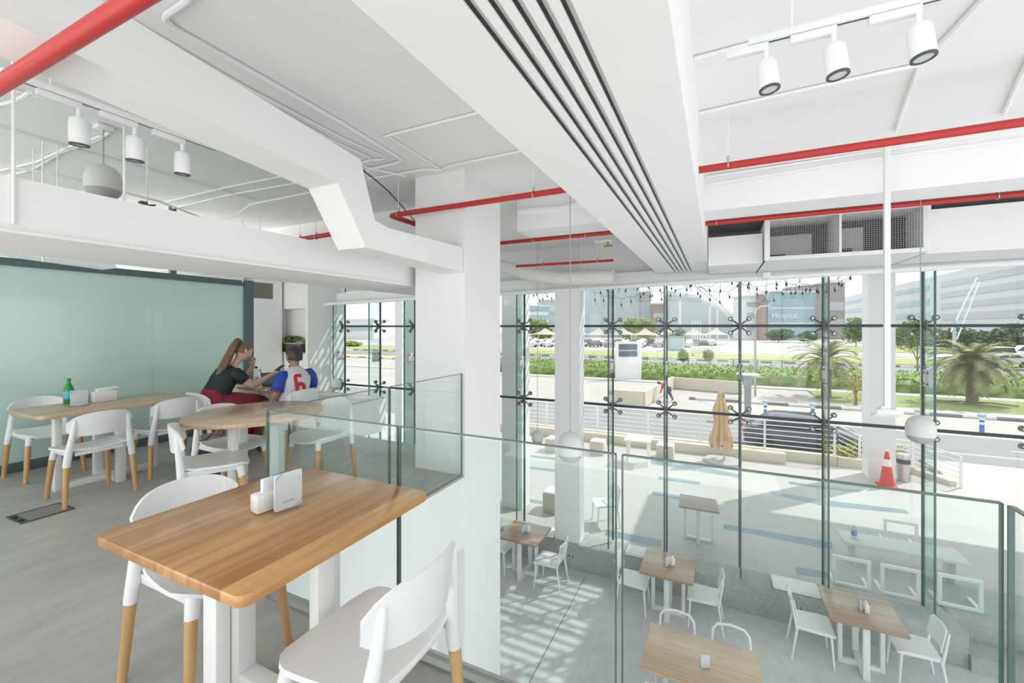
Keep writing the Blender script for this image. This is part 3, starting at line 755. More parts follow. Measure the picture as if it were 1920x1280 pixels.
LG = 'square wooden tables on the lower floor'
table('square wooden lower table at the far left by the column', (-3.18, 7.19, LZ), .76, .76, .75, TABLEL, LG, ax=.25, ay=.27, r=.02)
table('square wooden lower table in the middle by the window ledge', (-.70, 7.17, LZ), .77, .77, .75, TABLEL, LG, ax=.25, ay=.27, r=.02)
table('large pale wooden lower table at the bottom of the picture', (-.17, 5.28, LZ), 1.2, .81, .75, TABLEX, LG, ax=.4, ay=.28, r=.03)
table('square wooden lower table on the right beside the steps', (1.715, 7.14, LZ), .80, .77, .75, TABLEL, LG, ax=.25, ay=.27, r=.02)

def lower_chair(kind):
    t = thing('dining_chair', '', 'chair', (0, 0, 0), 0, 'white chairs on the lower floor')
    g = []
    for i in range(9):
        v = i / 8; row = []
        for j in range(9):
            u = -1 + j / 4
            row.append((u * (.20 + .022 * v), -.20 + .43 * v, .445 - .012 * (1 - u * u) * math.sin(v * math.pi) - .02 * max(0, (v - .8) / .2) ** 2))
        g.append(row)
    s = MB().slab(g, .022)
    s.bar((-.19, -.18, .428), (-.2, .19, .422), .022, .03, .004).bar((.19, -.18, .428), (.2, .19, .422), .022, .03, .004).bb(-.2, .2, .185, .205, .41, .435, .004)
    s.out('seat', PLAST, t)
    if kind == 'loop':
        pass
    b = MB()
    if kind == 'slats':
        for j in range(6):
            x = -.16 + .064 * j
            b.bar((x, -.218, .46), (x, -.272 + .03 * (x / .2) ** 2, .775), .03, .008, .003)
        b.slab([[(-.2 + .05 * j, -.272 + .03 * ((j - 4) / 4) ** 2 - .006 * i, .765 + .022 * i) for j in range(9)] for i in range(3)], .014)
    elif kind == 'solid':
        b.slab([[(.05 * (j - 4), -.232 - .045 * i / 5 + .045 * ((j - 4) / 4) ** 2, .535 + .052 * i - .012 * ((j - 4) / 4) ** 4 * (i == 5)) for j in range(9)] for i in range(6)], .014)
    else:
        b.tube([(-.205, -.20, .45), (-.21, -.235, .62), (-.20, -.262, .74), (-.15, -.28, .80), (0, -.295, .815), (.15, -.28, .80), (.20, -.262, .74), (.21, -.235, .62), (.205, -.20, .45)], .016, 10)
    b.out('backrest', PLAST, t)
    for sx in (-1, 1):
        if kind != 'loop': MB().tube([(sx * .205, -.20, .42), (sx * .208, -.222, .56), (sx * .2, -.262, .785)], [.017, .015, .010], 10).out('back_post', PLAST, t)
        MB().cyl((sx * .198, .185, .43), (sx * .215, .215, 0), .017, .012, 10).out('leg', PLAST, t)
        MB().cyl((sx * .2, -.192, .435), (sx * .222, -.26, 0), .017, .012, 10).out('leg', PLAST, t)
    return freeze(t)
LC = {k: lower_chair(k) for k in ('slats', 'solid', 'loop')}
used = set()
for kind, x, y, rz, lab in (
        ('slats', -2.64, 7.06, 90, 'white slatted-back chair right of the far left lower table'),
        ('slats', -3.68, 7.14, -90, 'white chair half hidden by the column at the far left lower table'),
        ('solid', -1.22, 7.10, -90, 'white chair left of the middle lower table, behind the railing joint'),
        ('solid', -.18, 7.15, 90, 'white chair right of the middle lower table'),
        ('solid', 1.17, 7.11, -90, 'white chair left of the table beside the steps'),
        ('solid', 2.27, 7.16, 90, 'white chair nearest the concrete steps'),
        ('loop', -.47, 5.66, 180, 'white tube-backed chair behind the large pale table, left one'),
        ('loop', .15, 5.66, 180, 'white tube-backed chair behind the large pale table, right one'),
        ('loop', -.52, 4.90, 0, 'white tube-backed chair at the near side of the large pale table')):
    o = LC[kind] if kind not in used else dup(LC[kind], (0, 0, 0))
    used.add(kind)
    o.location = (x, y, LZ); o.rotation_euler = (0, 0, math.radians(rz)); o['label'] = lab

# seat pads on the window ledge, wall sockets
def cushion(name, lab, x, y, z, lx, ly, h=.06):
    tag(MB().box((x, y, z + h / 2), (lx, ly, h), .025, seg=3).out(name, PLAST), lab, 'cushion', 'white seat pads on the window ledge')
a_ = W(1500, 1104, z=-2.48)
cushion('seat_pad', 'white seat pad on the ledge behind the right-hand lower table', a_.x - .05, 7.88, -2.539, .62, .36)
cushion('seat_pad', 'white seat pad on the ledge behind the middle lower table', W(1184, 1040, z=-2.5).x + .1, 7.88, -2.539, .44, .34)
cushion('seat_pad', 'white seat pad on the ledge beside the far left lower table', -3.05, 7.88, -2.539, .46, .34)
for px, py, lab in ((1071, 1041, 'double power socket on the concrete ledge under the facade column'), (1497, 1140, 'double power socket on the ledge behind the right-hand lower chair')):
    p = W(px, py, y=7.678)
    t = thing('wall_socket', lab, 'socket', p, 0, 'sockets on the ledge')
    MB().box((0, -.004, 0), (.15, .008, .085), .003).out('plate', mat('socket_plate', (.5, .52, .5), .4), t)
    for dx in (-.035, .035): MB().box((dx, -.009, -.008), (.035, .006, .035), .002).box((dx, -.009, .025), (.02, .006, .012), .002).out('outlet', DARKG, t)

# things on the tables
ACR = glass('clear_acrylic', (.96, .98, .99), .8)
CARD = mat('white_card', (.86, .87, .88), .5)
PBLUE = mat('print_blue', (.25, .47, .74), .5)
NAVY = mat('print_navy', (.10, .12, .30), .5)
def text(body, size, loc, m, parent, name='lettering', rz=0, depth=.0004, align='CENTER'):
    cu = bpy.data.curves.new(name, 'FONT'); cu.body = body; cu.size = size; cu.align_x = align; cu.align_y = 'CENTER'; cu.extrude = depth
    tmp = bpy.data.objects.new('tmp', cu); COL.objects.link(tmp)
    me = bpy.data.meshes.new_from_object(tmp.evaluated_get(bpy.context.evaluated_depsgraph_get()))
    bpy.data.objects.remove(tmp)
    me.transform(Matrix.Translation(loc) @ Matrix.Rotation(rz, 4, 'Z') @ Matrix.Rotation(math.pi / 2, 4, 'X'))
    me.materials.clear(); me.materials.append(m); me.name = name
    o = bpy.data.objects.new(name, me); COL.objects.link(o); o.parent = parent
    return o
def sign(label, loc, rz, w=.105, h=.15, detail=True, group='menu cards in clear stands'):
    """front of the card looks to local -y"""
    t = thing('menu_stand', label, 'menu card', loc, rz, group)
    MB().bb(-w / 2, w / 2, -.006, -.004, .003, h).bb(-w / 2, w / 2, .004, .006, .003, h).bb(-w / 2 - .004, w / 2 + .004, -.03, .03, 0, .003).out('stand', ACR, t, smooth=0)
    MB().prism(rrect(w - .006, h - .01, .008), -.0035, .0035, 0, Matrix.Translation((0, 0, h / 2 + .002)) @ Matrix.Rotation(math.pi / 2, 4, 'X')).out('card', CARD, t, smooth=0)
    if detail:
        for sx, sz, a0 in ((-1, 1, 90), (1, -1, 270)):
            p = MB(); cx, cz = sx * (w / 2 - .036), h / 2 + .002 + sz * (h / 2 - .038)
            arc = []
            for k in range(9):
                a = math.radians(a0 + 90 * k / 8); arc.append((cx + .031 * math.cos(a), -.0039, cz + .031 * math.sin(a)))
            p.tube(arc, [.0003 + .0022 * math.sin(math.pi * k / 8) for k in range(9)], 4)
            p.out('corner_arc', PBLUE, t)
        text('Scan for Menu', .0085, (0, -.0037, h * .24), NAVY, t)
    return t
sign('menu card in a clear stand on the near wooden table', (-1.571, 1.178, .76), math.radians(82), .118, .155)
t = thing('sachet_holder', 'white sachet holder behind the menu card on the near table', 'holder', (-1.652, 1.145, .76), math.radians(82))
MB().bb(-.055, .055, -.03, .03, 0, .072, .008).bb(-.045, .045, -.022, .022, .071, .0735).out('body', PLAST, t)
MB().bb(-.022, .03, -.008, .014, .072, .125, .003).out('napkins', CARD, t)
sign('menu card in a clear stand on the long partition table', (-5.47, 1.90, .75), math.radians(88), .13, .155)
t = thing('drink_bottle', 'green plastic bottle with a blue label on the long partition table', 'bottle', (-5.78, 1.93, .75))
MB().lathe([(.002, 0), (.036, 0), (.039, .01), (.039, .13), (.036, .15), (.018, .19), (.0135, .20), (.0135, .225)], n=24).out('bottle_body', mat('green_plastic', (.02, .30, .07), .12), t)
MB().lathe([(.0395, .045), (.0397, .046), (.0397, .118), (.0395, .119)], n=24).out('label_band', mat('label_blue', (.12, .48, .62), .4), t)
MB().lathe([(.002, .219), (.0155, .219), (.0155, .241), (.013, .243), (.002, .243)], n=20).out('cap', mat('green_cap', (.01, .22, .05), .35), t)
t = thing('napkin_dispenser', 'white napkin dispenser on the long partition table', 'napkin box', (-5.62, 2.14, .75), math.radians(88))
MB().bb(-.085, .085, -.05, .05, 0, .10, .004).out('box', PLAST, t)
MB().box((.02, 0, .125), (.17, .05, .02), .006, (0, -.06, 0)).box((.0, 0, .108), (.12, .03, .03), .004).out('napkins', CARD, t)
tag(MB().bb(-5.70, -5.665, 2.0, 2.05, .7505, .82, .004).out('sugar_box', mat('brown_card', (.42, .27, .16), .6)), 'small brown box between menu card and napkins', 'box')
for x, y, rz, lab in ((-3.18, 7.15, 60, 'the far left lower table'), (-.70, 7.13, 60, 'the middle lower table'), (-.12, 5.17, 20, 'the large pale lower table'), (1.70, 7.13, 95, 'the table beside the steps')):
    s_ = sign('menu card in a clear stand on ' + lab, (x, y, LZ + .75), math.radians(rz), .10, .15, True)
    if 'pale' in lab: continue
    t = thing('napkin_holder', 'white napkin holder on ' + lab, 'napkin box', (x - .02 + (.09 if rz > 80 else .08), y + .07 - (.09 if rz > 80 else 0), LZ + .75), math.radians(rz), 'napkin holders on the lower tables')
    MB().bb(-.04, .04, -.025, .025, 0, .10, .004).out('box', PLAST, t)
    MB().box((0, 0, .115), (.06, .02, .035), .004, (0, -.1, 0)).out('napkins', CARD, t)

# floor socket box
fb = thing('floor_socket_box', 'dark metal socket box set into the concrete floor', 'floor box', (-4.92, 1.48, 0), math.radians(1))
m_ = MB(); m_.bb(-.14, .14, -.155, -.135, 0, .007, .002).bb(-.14, .14, .135, .155, 0, .007, .002).bb(-.14, -.12, -.135, .135, 0, .007, .002).bb(.12, .14, -.135, .135, 0, .007, .002)
m_.out('frame', DARKG, fb)
MB().bb(-.12, .12, -.105, .135, .0005, .0055).out('lid', mat('lid_grey', (.2, .205, .2), .4, noise=(.26, .26, .25), scale=6), fb, smooth=0)
MB().bb(-.12, .12, -.135, -.105, .0005, .006).out('hinge_strip', DARKG, fb)
for x in (-.06, .06): MB().bb(x - .03, x + .03, -.15, -.118, .006, .014, .003).out('latch', BLACK, fb)

# planter on the niche shelf
sh = W(536, 661, y=7.2)
tag(MB().bb(-10.015, -8.955, 7.12, 7.449, .861, .885, .004).out('niche_shelf', PINE), 'pale wooden shelf board in the right wall niche', 'shelf')
pl = thing('planter_box', 'dark planter box of green leaves on the niche shelf', 'planter', (-9.52, 7.31, .885))
MB().bb(-.36, .36, -.11, .11, 0, .20, .006).out('box', DARKG, pl)
MB().bb(-.37, .37, -.12, .12, .20, .225, .004).out('wooden_rim', PINE, pl)
lv = MB()
for k in range(26):
    a = RND.uniform(-.34, .34); lv.leaves((a, RND.uniform(-.08, .08), .29 + RND.uniform(-.03, .06)), (.07, .07, .06), 16, .035, RND, .1)
lv.out('plant_leaves', mat('leaf_green', (.05, .14, .03), .5, noise=(.22, .36, .12), scale=9), pl, smooth=0)

# bags
bp_ = thing('backpack', 'black backpack on the floor under the oval table', 'backpack', (-4.72, 2.64, 0), math.radians(25))
b_ = MB().box((0, 0, .165), (.32, .20, .33), .07, seg=4).box((0, -.10, .12), (.24, .08, .18), .035, seg=3)
b_.out('body', mat('black_nylon', (.022, .023, .027), .55, bump=.6, scale=18), bp_)
MB().tube([(-.1, .07, .31), (-.05, .08, .37), (.05, .08, .37), (.1, .07, .31)], .012, 8).tube([(-.09, .10, .3), (-.1, .16, .2), (-.1, .12, .06)], .018, 8).tube([(.09, .10, .3), (.1, .16, .2), (.1, .12, .06)], .018, 8).out('strap', DARKG, bp_)
MB().tube([(-.12, -.135, .19), (0, -.145, .2), (.12, -.135, .19)], .005, 6).out('zip', mat('zip_yellow', (.5, .33, .08), .4), bp_)
tb = thing('tote_bag', 'cream cloth tote bag slumped behind the person in dark red trousers', 'bag', (-5.76, 3.80, .455), math.radians(80))
g = []
for i in range(9):
    a = i / 8; row = []
    for j in range(17):
        th = 2 * math.pi * j / 16
        row.append((.20 * math.cos(th) * (1 - .25 * a ** 2) + .03 * math.sin(3 * th + a * 4) * a, .10 * math.sin(th) * (1 - .35 * a) + .012 * math.sin(5 * th) * a, .005 + .30 * a + .03 * math.cos(2 * th) * a))
    g.append(row)
MB().slab(g, .006).bb(-.15, .15, -.06, .06, .001, .02, .005).out('body', mat('cream_cloth', (.66, .58, .45), .8, bump=.4, scale=10), tb)
MB().tube([(-.1, -.06, .3), (-.07, -.08, .44), (.04, -.08, .46), (.09, -.06, .3)], .008, 6).out('handle', mat('tote_red', (.50, .12, .10), .6), tb)

# on the people's table
bt = thing('water_bottle', 'clear water bottle with a dark cap on the people\'s table', 'bottle', W(490, 715, z=.75) + Vector((-.25, .20, 0)))
bt.location = (-5.42, 3.60, .75)
MB().lathe([(.002, 0), (.032, 0), (.034, .012), (.034, .14), (.028, .17), (.014, .20), (.014, .215)], n=20).out('bottle_body', glass('bottle_plastic', (.88, .93, .95), 1), bt)
MB().lathe([(.0345, .05), (.0347, .051), (.0347, .10), (.0345, .101)], n=20).out('label_band', mat('label_white', (.7, .74, .78), .4), bt)
MB().lathe([(.002, .212), (.0165, .212), (.0165, .238), (.002, .238)], n=16).out('cap', mat('cap_navy', (.03, .04, .12), .4), bt)
lp = thing('laptop', 'dark laptop open in front of the person in the jersey', 'laptop', (-5.14, 3.66, .75), math.radians(95)); lp.scale = (.72, .72, .78)
MB().bb(-.16, .16, -.11, .11, 0, .016, .004).out('base', DARKG, lp)
MB().box((0, .125, .105), (.32, .009, .21), .004, (-.25, 0, 0)).out('screen', BLACK, lp)
MB().box((0, .118, .106), (.295, .003, .18), 0, (-.25, 0, 0)).out('display', mat('display_grey', (.16, .20, .28), .2), lp)
tag(MB().bb(-5.13, -5.05, 3.94, 4.09, .7505, .765, .004).out('notebook', mat('cover_yellow', (.55, .52, .22), .5)), 'small yellowish notebook at the far end of the people\'s table', 'notebook')

# ------------------------------------------------------------------ people
def skin_mesh(name, pts, edges, m, parent=None, root=None, lv=2, world=True):
    names = list(pts)
    me = bpy.data.meshes.new(name)
    off = parent.location if (parent is not None and world) else Vector((0, 0, 0))
    me.from_pydata([Vector(pts[n][0]) - off for n in names], [(names.index(a), names.index(b)) for a, b in edges], [])
    o = bpy.data.objects.new(name, me); COL.objects.link(o)
    sk = o.modifiers.new('skin', 'SKIN'); sk.use_smooth_shade = True; sk.branch_smoothing = .6
    lay = me.skin_vertices[0].data
    for i, n in enumerate(names):
        r = pts[n][1]; lay[i].radius = (r, r) if not isinstance(r, tuple) else r
        lay[i].use_root = (n == (root or names[0]))
    ss = o.modifiers.new('sub', 'SUBSURF'); ss.levels = lv; ss.render_levels = lv
    me.materials.append(m)
    if parent is not None: o.parent = parent
    return o
def chain(*n): return list(zip(n, n[1:]))
SKINA = mat('skin_light', (.66, .42, .33), .5, spec=.3)
SKINB = mat('skin_tan', (.42, .24, .16), .5, spec=.3)
HAIRB = mat('hair_brown', (.13, .075, .045), .5, noise=(.24, .15, .09), scale=30)
HAIRK = mat('hair_black', (.022, .021, .022), .55, noise=(.06, .06, .06), scale=40)

def fingers(P, E, hand, wrist, d, side, up, curl, r=.0085, tag_=''):
    """five separate fingers rooted in the palm node; d: pointing direction, side: towards the thumb, up: back of the hand"""
    hand, d, side, up = Vector(hand), Vector(d).normalized(), Vector(side).normalized(), Vector(up).normalized()
    L = (.062, .072, .066, .05)
    for k in range(4):
        o_ = hand + side * (.030 - .02 * k) + d * .032
        a = o_ + d * L[k] * .5 - up * L[k] * .5 * curl * .4
        b = a + d * L[k] * .5 * (1 - curl) - up * L[k] * .5 * curl
        n = tag_ + 'f%d' % k
        P[n + 'a'] = (o_, r); P[n + 'b'] = (a, r * .95); P[n + 'c'] = (b, r * .8)
        E += [(hand_key(tag_), n + 'a'), (n + 'a', n + 'b'), (n + 'b', n + 'c')]
    a = hand + side * .036 - d * .01 - up * .008; b = a + side * .012 + d * .028 - up * .01; c = b + d * .024 - up * .008
    P[tag_ + 't0'] = (a, r * 1.15); P[tag_ + 't1'] = (b, r); P[tag_ + 't2'] = (c, r * .85)
    E += [(hand_key(tag_), tag_ + 't0'), (tag_ + 't0', tag_ + 't1'), (tag_ + 't1', tag_ + 't2')]
def hand_key(t): return t + 'palm'
def head_mesh(name, c, fwd, up, m, parent, scale=1.0):
    """Sculpted head: skull, brow, nose, lips, chin, joined in one lattice-deformed sphere."""
    fwd, up = Vector(fwd).normalized(), Vector(up).normalized(); side = fwd.cross(up)
    b = bmesh.new(); bmesh.ops.create_uvsphere(b, u_segments=40, v_segments=30, radius=1)
    for v in b.verts:
        x, y, z = v.co                                        # y forward, z up
        X, Y, Z = x * .076, y * .096, z * .115
        if z < 0:
            X *= 1 - .30 * (-z) ** 1.3; Y = Y * (1 - .10 * -z) + .012 * (-z)
        if y < 0 and z < -.2: Y *= 1 - .35 * (-z - .2)
        if y > .3:
            Y -= .010 * max(0, 1 - abs(x) * 1.5) * 0
            nose = math.exp(-((x / .16) ** 2)) * max(0, 1 - abs((z + .12) / .26))
            Y += .024 * nose * (1 if z < .1 else .4)
            eye = math.exp(-(((abs(x) - .40) / .17) ** 2) - ((z - .08) / .13) ** 2)
            Y -= .010 * eye
            lip = math.exp(-((x / .30) ** 2) - ((z + .52) / .085) ** 2); Y += .006 * lip
            gap = math.exp(-((x / .34) ** 2) - ((z + .52) / .022) ** 2); Y -= .004 * gap
            chin = math.exp(-((x / .3) ** 2) - ((z + .86) / .16) ** 2); Y += .010 * chin
        v.co = (X * scale, Y * scale, Z * scale)
    R = Matrix((side, fwd, up)).transposed().to_4x4()
    mb = MB(); mb._add(b, Matrix.Translation(Vector(c)) @ R)
    return mb.out(name, m, parent, True, 180), R
def eyes_etc(c, R, parent, sk, scale=1.0, lipcol=(.50, .20, .18)):
    T = Matrix.Translation(Vector(c)) @ R
    q = lambda x, y, z: T @ Vector((x * scale, y * scale, z * scale))
    e = MB()
    for s_ in (-1, 1): e.ball(q(s_ * .030, .0775, .008), .0115 * scale, n=2)
    eo = e.out('eyes', mat('eye_white', (.75, .73, .70), .3), parent, True, 180)
    p = MB()
    for s_ in (-1, 1): p.ball(q(s_ * .030, .0855, .007), .0055 * scale, n=2)
    p.out('iris', mat('iris_brown', (.08, .05, .03), .3), parent, True, 180)
    br = MB()
    for s_ in (-1, 1): br.tube([q(s_ * .014, .0905, .026), q(s_ * .03, .0885, .032), q(s_ * .046, .077, .027)], [.002, .003, .0015], 6)
    br.out('eyebrow', HAIRB, parent, True, 180)
    l = MB().tube([q(-.022, .085, -.060), q(-.008, .0935, -.0585), (q(0, .094, -.0595)), q(.008, .0935, -.0585), q(.022, .085, -.060)], [.002, .0045, .0045, .0045, .002], 8)
    l.out('lips', mat('lips', lipcol, .45), parent, True, 180)
    for s_ in (-1, 1):
        ea = MB().ball(q(s_ * .077, -.008, -.004), .03 * scale, (.32, .62, 1.05), 2)
        ea.out('ear', sk, parent, True, 180)

# ---- woman in black top and dark red trousers, bent over her phone
wm = thing('person', 'seated person with a brown ponytail, black top and dark red trousers, looking at a phone', 'person', (-5.22, 3.02, 0))
HC = Vector((-5.19, 3.285, 1.205))
fw = Vector((.10, .86, -.50)); upw = Vector((0, .45, .88)); upw = (upw - fw.normalized() * upw.dot(fw.normalized())).normalized()
P = {}; E = []
P['pelvis'] = ((-5.22, 2.975, .62), (.10, .085)); P['waist'] = ((-5.215, 3.02, .75), (.085, .075)); P['chest'] = ((-5.205, 3.085, .87), (.10, .085)); P['upper'] = ((-5.20, 3.125, .965), (.105, .085)); P['neck'] = ((-5.195, 3.175, 1.04), .043); P['neck2'] = ((-5.19, 3.235, 1.12), .042)
P['skull'] = (HC + Vector((0, -.01, .0)), .066)
E += chain('pelvis', 'waist', 'chest', 'upper', 'neck', 'neck2', 'skull')
P['rs'] = ((-5.05, 3.115, .955), .062); P['rm'] = ((-5.005, 3.185, .875), .056); P['re'] = ((-4.985, 3.265, .805), .047); P['rf'] = ((-4.985, 3.38, .85), .041); P['rw'] = ((-4.985, 3.50, .905), .027); P['rpalm'] = ((-4.985, 3.555, .935), (.034, .018))
E += chain('upper', 'rs', 'rm', 're', 'rf', 'rw', 'rpalm')
P['ls'] = ((-5.35, 3.125, .955), .062); P['lm'] = ((-5.39, 3.25, .885), .054); P['le'] = ((-5.385, 3.40, .80), .045); P['lf'] = ((-5.35, 3.455, .90), .038); P['lw'] = ((-5.30, 3.475, 1.005), .027); P['lpalm'] = ((-5.275, 3.465, 1.06), (.034, .02))
E += chain('upper', 'ls', 'lm', 'le', 'lf', 'lw', 'lpalm')
for s_, n in ((1, 'r'), (-1, 'l')):
    P[n + 'h'] = ((-5.22 + s_ * .10, 3.05, .60), .075); P[n + 't'] = ((-5.22 + s_ * .12, 3.25, .59), .07); P[n + 'k'] = ((-5.22 + s_ * .12, 3.45, .555), .06); P[n + 'c'] = ((-5.22 + s_ * .115, 3.44, .33), .056); P[n + 'a'] = ((-5.22 + s_ * .11, 3.41, .085), .040); P[n + 'o'] = ((-5.22 + s_ * .115, 3.53, .036), .034)
    E += chain('pelvis', n + 'h', n + 't', n + 'k', n + 'c', n + 'a', n + 'o')
fingers(P, E, P['rpalm'][0], None, (-.05, .82, .50), (-.9, 0, .2), (.2, -.4, .85), .35, tag_='r')
fingers(P, E, P['lpalm'][0], None, (.55, -.25, .75), (.3, -.8, -.1), (-.3, .8, .3), .45, tag_='l')
skin_mesh('body', P, E, SKINA, wm, 'pelvis')
hd, R = head_mesh('head', HC, fw, upw, SKINA, wm, 1.0)
eyes_etc(HC, R, wm, SKINA, 1.0)
# hair cap, ponytail
T = Matrix.Translation(HC) @ R
def haircap(name, T, m, parent, s=1.0, low=-.35, front=.30):
    b = bmesh.new(); bmesh.ops.create_uvsphere(b, u_segments=36, v_segments=26, radius=1)
    kill = [v for v in b.verts if (v.co.y > front + .55 * max(0, -v.co.z + .55) * -.6 and v.co.z < .62 and v.co.y > .1 + .62 * max(0, v.co.z)) or v.co.z < low - .5 * max(0, -v.co.y - .2) * .6]
    bmesh.ops.delete(b, geom=kill, context='VERTS')
    for v in b.verts:
        x, y, z = v.co; k = 1 + .012 * math.sin(9 * x + 5 * z)
        v.co = (x * .084 * s * k, y * .103 * s * k + (.0), z * .123 * s * k + .002)
    r = bmesh.ops.solidify(b, geom=list(b.faces), thickness=.006)
    mb = MB(); mb._add(b, T); return mb.out(name, m, parent, True, 180)
haircap('hair', T, HAIRB, wm)
q = lambda x, y, z: T @ Vector((x, y, z))
pony = MB()
base = q(0, -.075, .085)
for k in range(16):
    a = k / 16 * 2 * math.pi; dx, dz = .016 * math.cos(a), .016 * math.sin(a)
    pony.tube([base + Vector((dx, dz * .5, dz)), base + Vector((dx * 1.5, -.05 + dz, .025 + dz)), base + Vector((dx * 2.3, -.09 + dz * 1.4, -.04 + dz)), Vector((-5.19 + dx * 2.6, 3.085 + dz * 1.8, 1.10)), Vector((-5.18 + dx * 2.2, 3.03 + dz * 1.6, 1.02)), Vector((-5.175 + dx * 1.4, 2.985 + dz * 1.1, .93)), Vector((-5.175 + dx * .4, 2.965 + dz * .4, .87))], [.012, .019, .020, .019, .016, .011, .003], 7)
pony.out('ponytail', HAIRB, wm, True, 180)
MB().tube([base + Vector((.02 * math.cos(k * math.pi / 6), -.008, .02 * math.sin(k * math.pi / 6))) for k in range(12)], .006, 6, True).out('hair_tie', CARD, wm, True, 180)
TOP = mat('black_top', (.012, .022, .022), .75, noise=(.02, .03, .032), scale=14)
m_ = MB().loft([((-5.22, 2.985, .725), .150, .128), ((-5.22, 3.0, .75), .156, .135), ((-5.215, 3.03, .81), .150, .128), ((-5.208, 3.065, .88), .158, .130), ((-5.203, 3.10, .94), .165, .118), ((-5.20, 3.13, .985), .135, .095), ((-5.198, 3.15, 1.015), .085, .070), ((-5.197, 3.158, 1.026), .062, .056)], (1, 0, 0))
m_.loft([((-5.10, 3.10, .975), .05, .05), ((-5.055, 3.11, .965), .072, .070), ((-5.025, 3.145, .925), .070, .068), ((-5.005, 3.19, .872), .064, .062)], (0, 1, .3))
m_.loft([((-5.30, 3.11, .975), .05, .05), ((-5.345, 3.12, .965), .072, .070), ((-5.378, 3.175, .93), .070, .068), ((-5.392, 3.24, .89), .063, .061)], (0, 1, .3))
m_.out('black_top', TOP, wm, True, 180)
TRO = mat('dark_red_trousers', (.20, .012, .035), .7, noise=(.30, .02, .055), scale=6)
m_ = MB().loft([((-5.22, 2.985, .785), .138, .118), ((-5.22, 2.98, .74), .150, .130), ((-5.22, 2.965, .67), .180, .160), ((-5.22, 2.955, .59), .195, .172), ((-5.22, 2.965, .52), .180, .155), ((-5.22, 2.98, .475), .13, .11)], (1, 0, 0))
for s_ in (1, -1):
    x_ = -5.22 + s_ * .105
    m_.loft([((x_, 2.93, .60), .07, .08), ((x_, 3.02, .605), .112, .125), ((x_ + s_ * .015, 3.18, .60), .110, .118), ((x_ + s_ * .02, 3.34, .585), .098, .104), ((x_ + s_ * .02, 3.45, .555), .090, .095), ((x_ + s_ * .018, 3.505, .49), .086, .088), ((x_ + s_ * .016, 3.49, .36), .088, .085), ((x_ + s_ * .014, 3.46, .22), .088, .085), ((x_ + s_ * .012, 3.44, .11), .086, .085)], (1, 0, 0))
m_.out('trousers', TRO, wm, True, 180)
for s_ in (1, -1): MB().box((-5.22 + s_ * .115, 3.485, .04), (.085, .24, .075), .03, seg=3).out('shoe', CARD, wm, True)
ph = tag(MB().box((-4.985, 3.615, .985), (.066, .12, .008), .003, (.55, 0, 0)).out('phone', BLACK), 'black phone held up by the person in dark red trousers', 'phone')

# ---- person in the white jersey with a red 6, seen from behind
mn = thing('person', 'seated person with short black hair, white and blue jersey, red number 6', 'person', (-4.68, 3.54, 0))
HC2 = Vector((-4.70, 3.60, 1.145))
fw2 = Vector((-.97, .0, -.22)); up2 = Vector((-.22, 0, .97))
P = {}; E = []
P['pelvis'] = ((-4.65, 3.52, .54), (.09, .11)); P['waist'] = ((-4.64, 3.53, .69), (.07, .09)); P['chest'] = ((-4.65, 3.56, .83), (.07, .10)); P['upper'] = ((-4.665, 3.585, .93), (.045, .06)); P['neck'] = ((-4.675, 3.595, 1.01), .056); P['neck2'] = ((-4.69, 3.60, 1.07), .056); P['skull'] = (HC2 + Vector((.01, 0, 0)), .066)
E += chain('pelvis', 'waist', 'chest', 'upper', 'neck', 'neck2', 'skull')
P['ls'] = ((-4.64, 3.41, .92), .045); P['lm'] = ((-4.63, 3.345, .83), .046); P['le'] = ((-4.63, 3.315, .725), .044); P['lf'] = ((-4.68, 3.318, .655), .038); P['lw'] = ((-4.76, 3.33, .60), .026); P['lpalm'] = ((-4.80, 3.345, .585), (.034, .02))
E += chain('upper', 'ls', 'lm', 'le', 'lf', 'lw', 'lpalm')
P['rs'] = ((-4.64, 3.765, .91), .045); P['rm'] = ((-4.68, 3.83, .84), .046); P['re'] = ((-4.74, 3.865, .745), .044); P['rf'] = ((-4.87, 3.83, .80), .038); P['rw'] = ((-4.97, 3.79, .805), .026); P['rpalm'] = ((-5.02, 3.775, .80), (.034, .02))
E += chain('upper', 'rs', 'rm', 're', 'rf', 'rw', 'rpalm')
for s_, n in ((1, 'r'), (-1, 'l')):
    y = 3.53 + s_ * .10
    P[n + 'h'] = ((-4.70, y, .53), .095); P[n + 't'] = ((-4.86, y + s_ * .02, .53), .083); P[n + 'k'] = ((-5.01, y + s_ * .03, .51), .064); P[n + 'c'] = ((-4.97, y + s_ * .03, .33), .052); P[n + 'a'] = ((-4.88, y + s_ * .03, .10), .040); P[n + 'o'] = ((-4.98, y + s_ * .03, .04), .034)
    E += chain('pelvis', n + 'h', n + 't', n + 'k', n + 'c', n + 'a', n + 'o')
fingers(P, E, P['lpalm'][0], None, (-.9, .1, -.3), (-.1, .9, .1), (0, -.3, .9), .35, tag_='l')
fingers(P, E, P['rpalm'][0], None, (-.95, -.1, -.1), (-.1, -.95, .1), (0, 0, 1), .25, tag_='r')
skin_mesh('body', P, E, SKINB, mn, 'pelvis')
hd, R = head_mesh('head', HC2, fw2, up2, SKINB, mn, 1.06)
eyes_etc(HC2, R, mn, SKINB, 1.06, (.36, .17, .14))
haircap('hair', Matrix.Translation(HC2) @ R, HAIRK, mn, 1.09, low=-.45)
JW = mat('jersey_white', (.74, .75, .76), .7, noise=(.66, .67, .69), scale=8)
JB = mat('jersey_blue', (.02, .07, .42), .65)
JR = mat('jersey_red', (.62, .02, .03), .6)
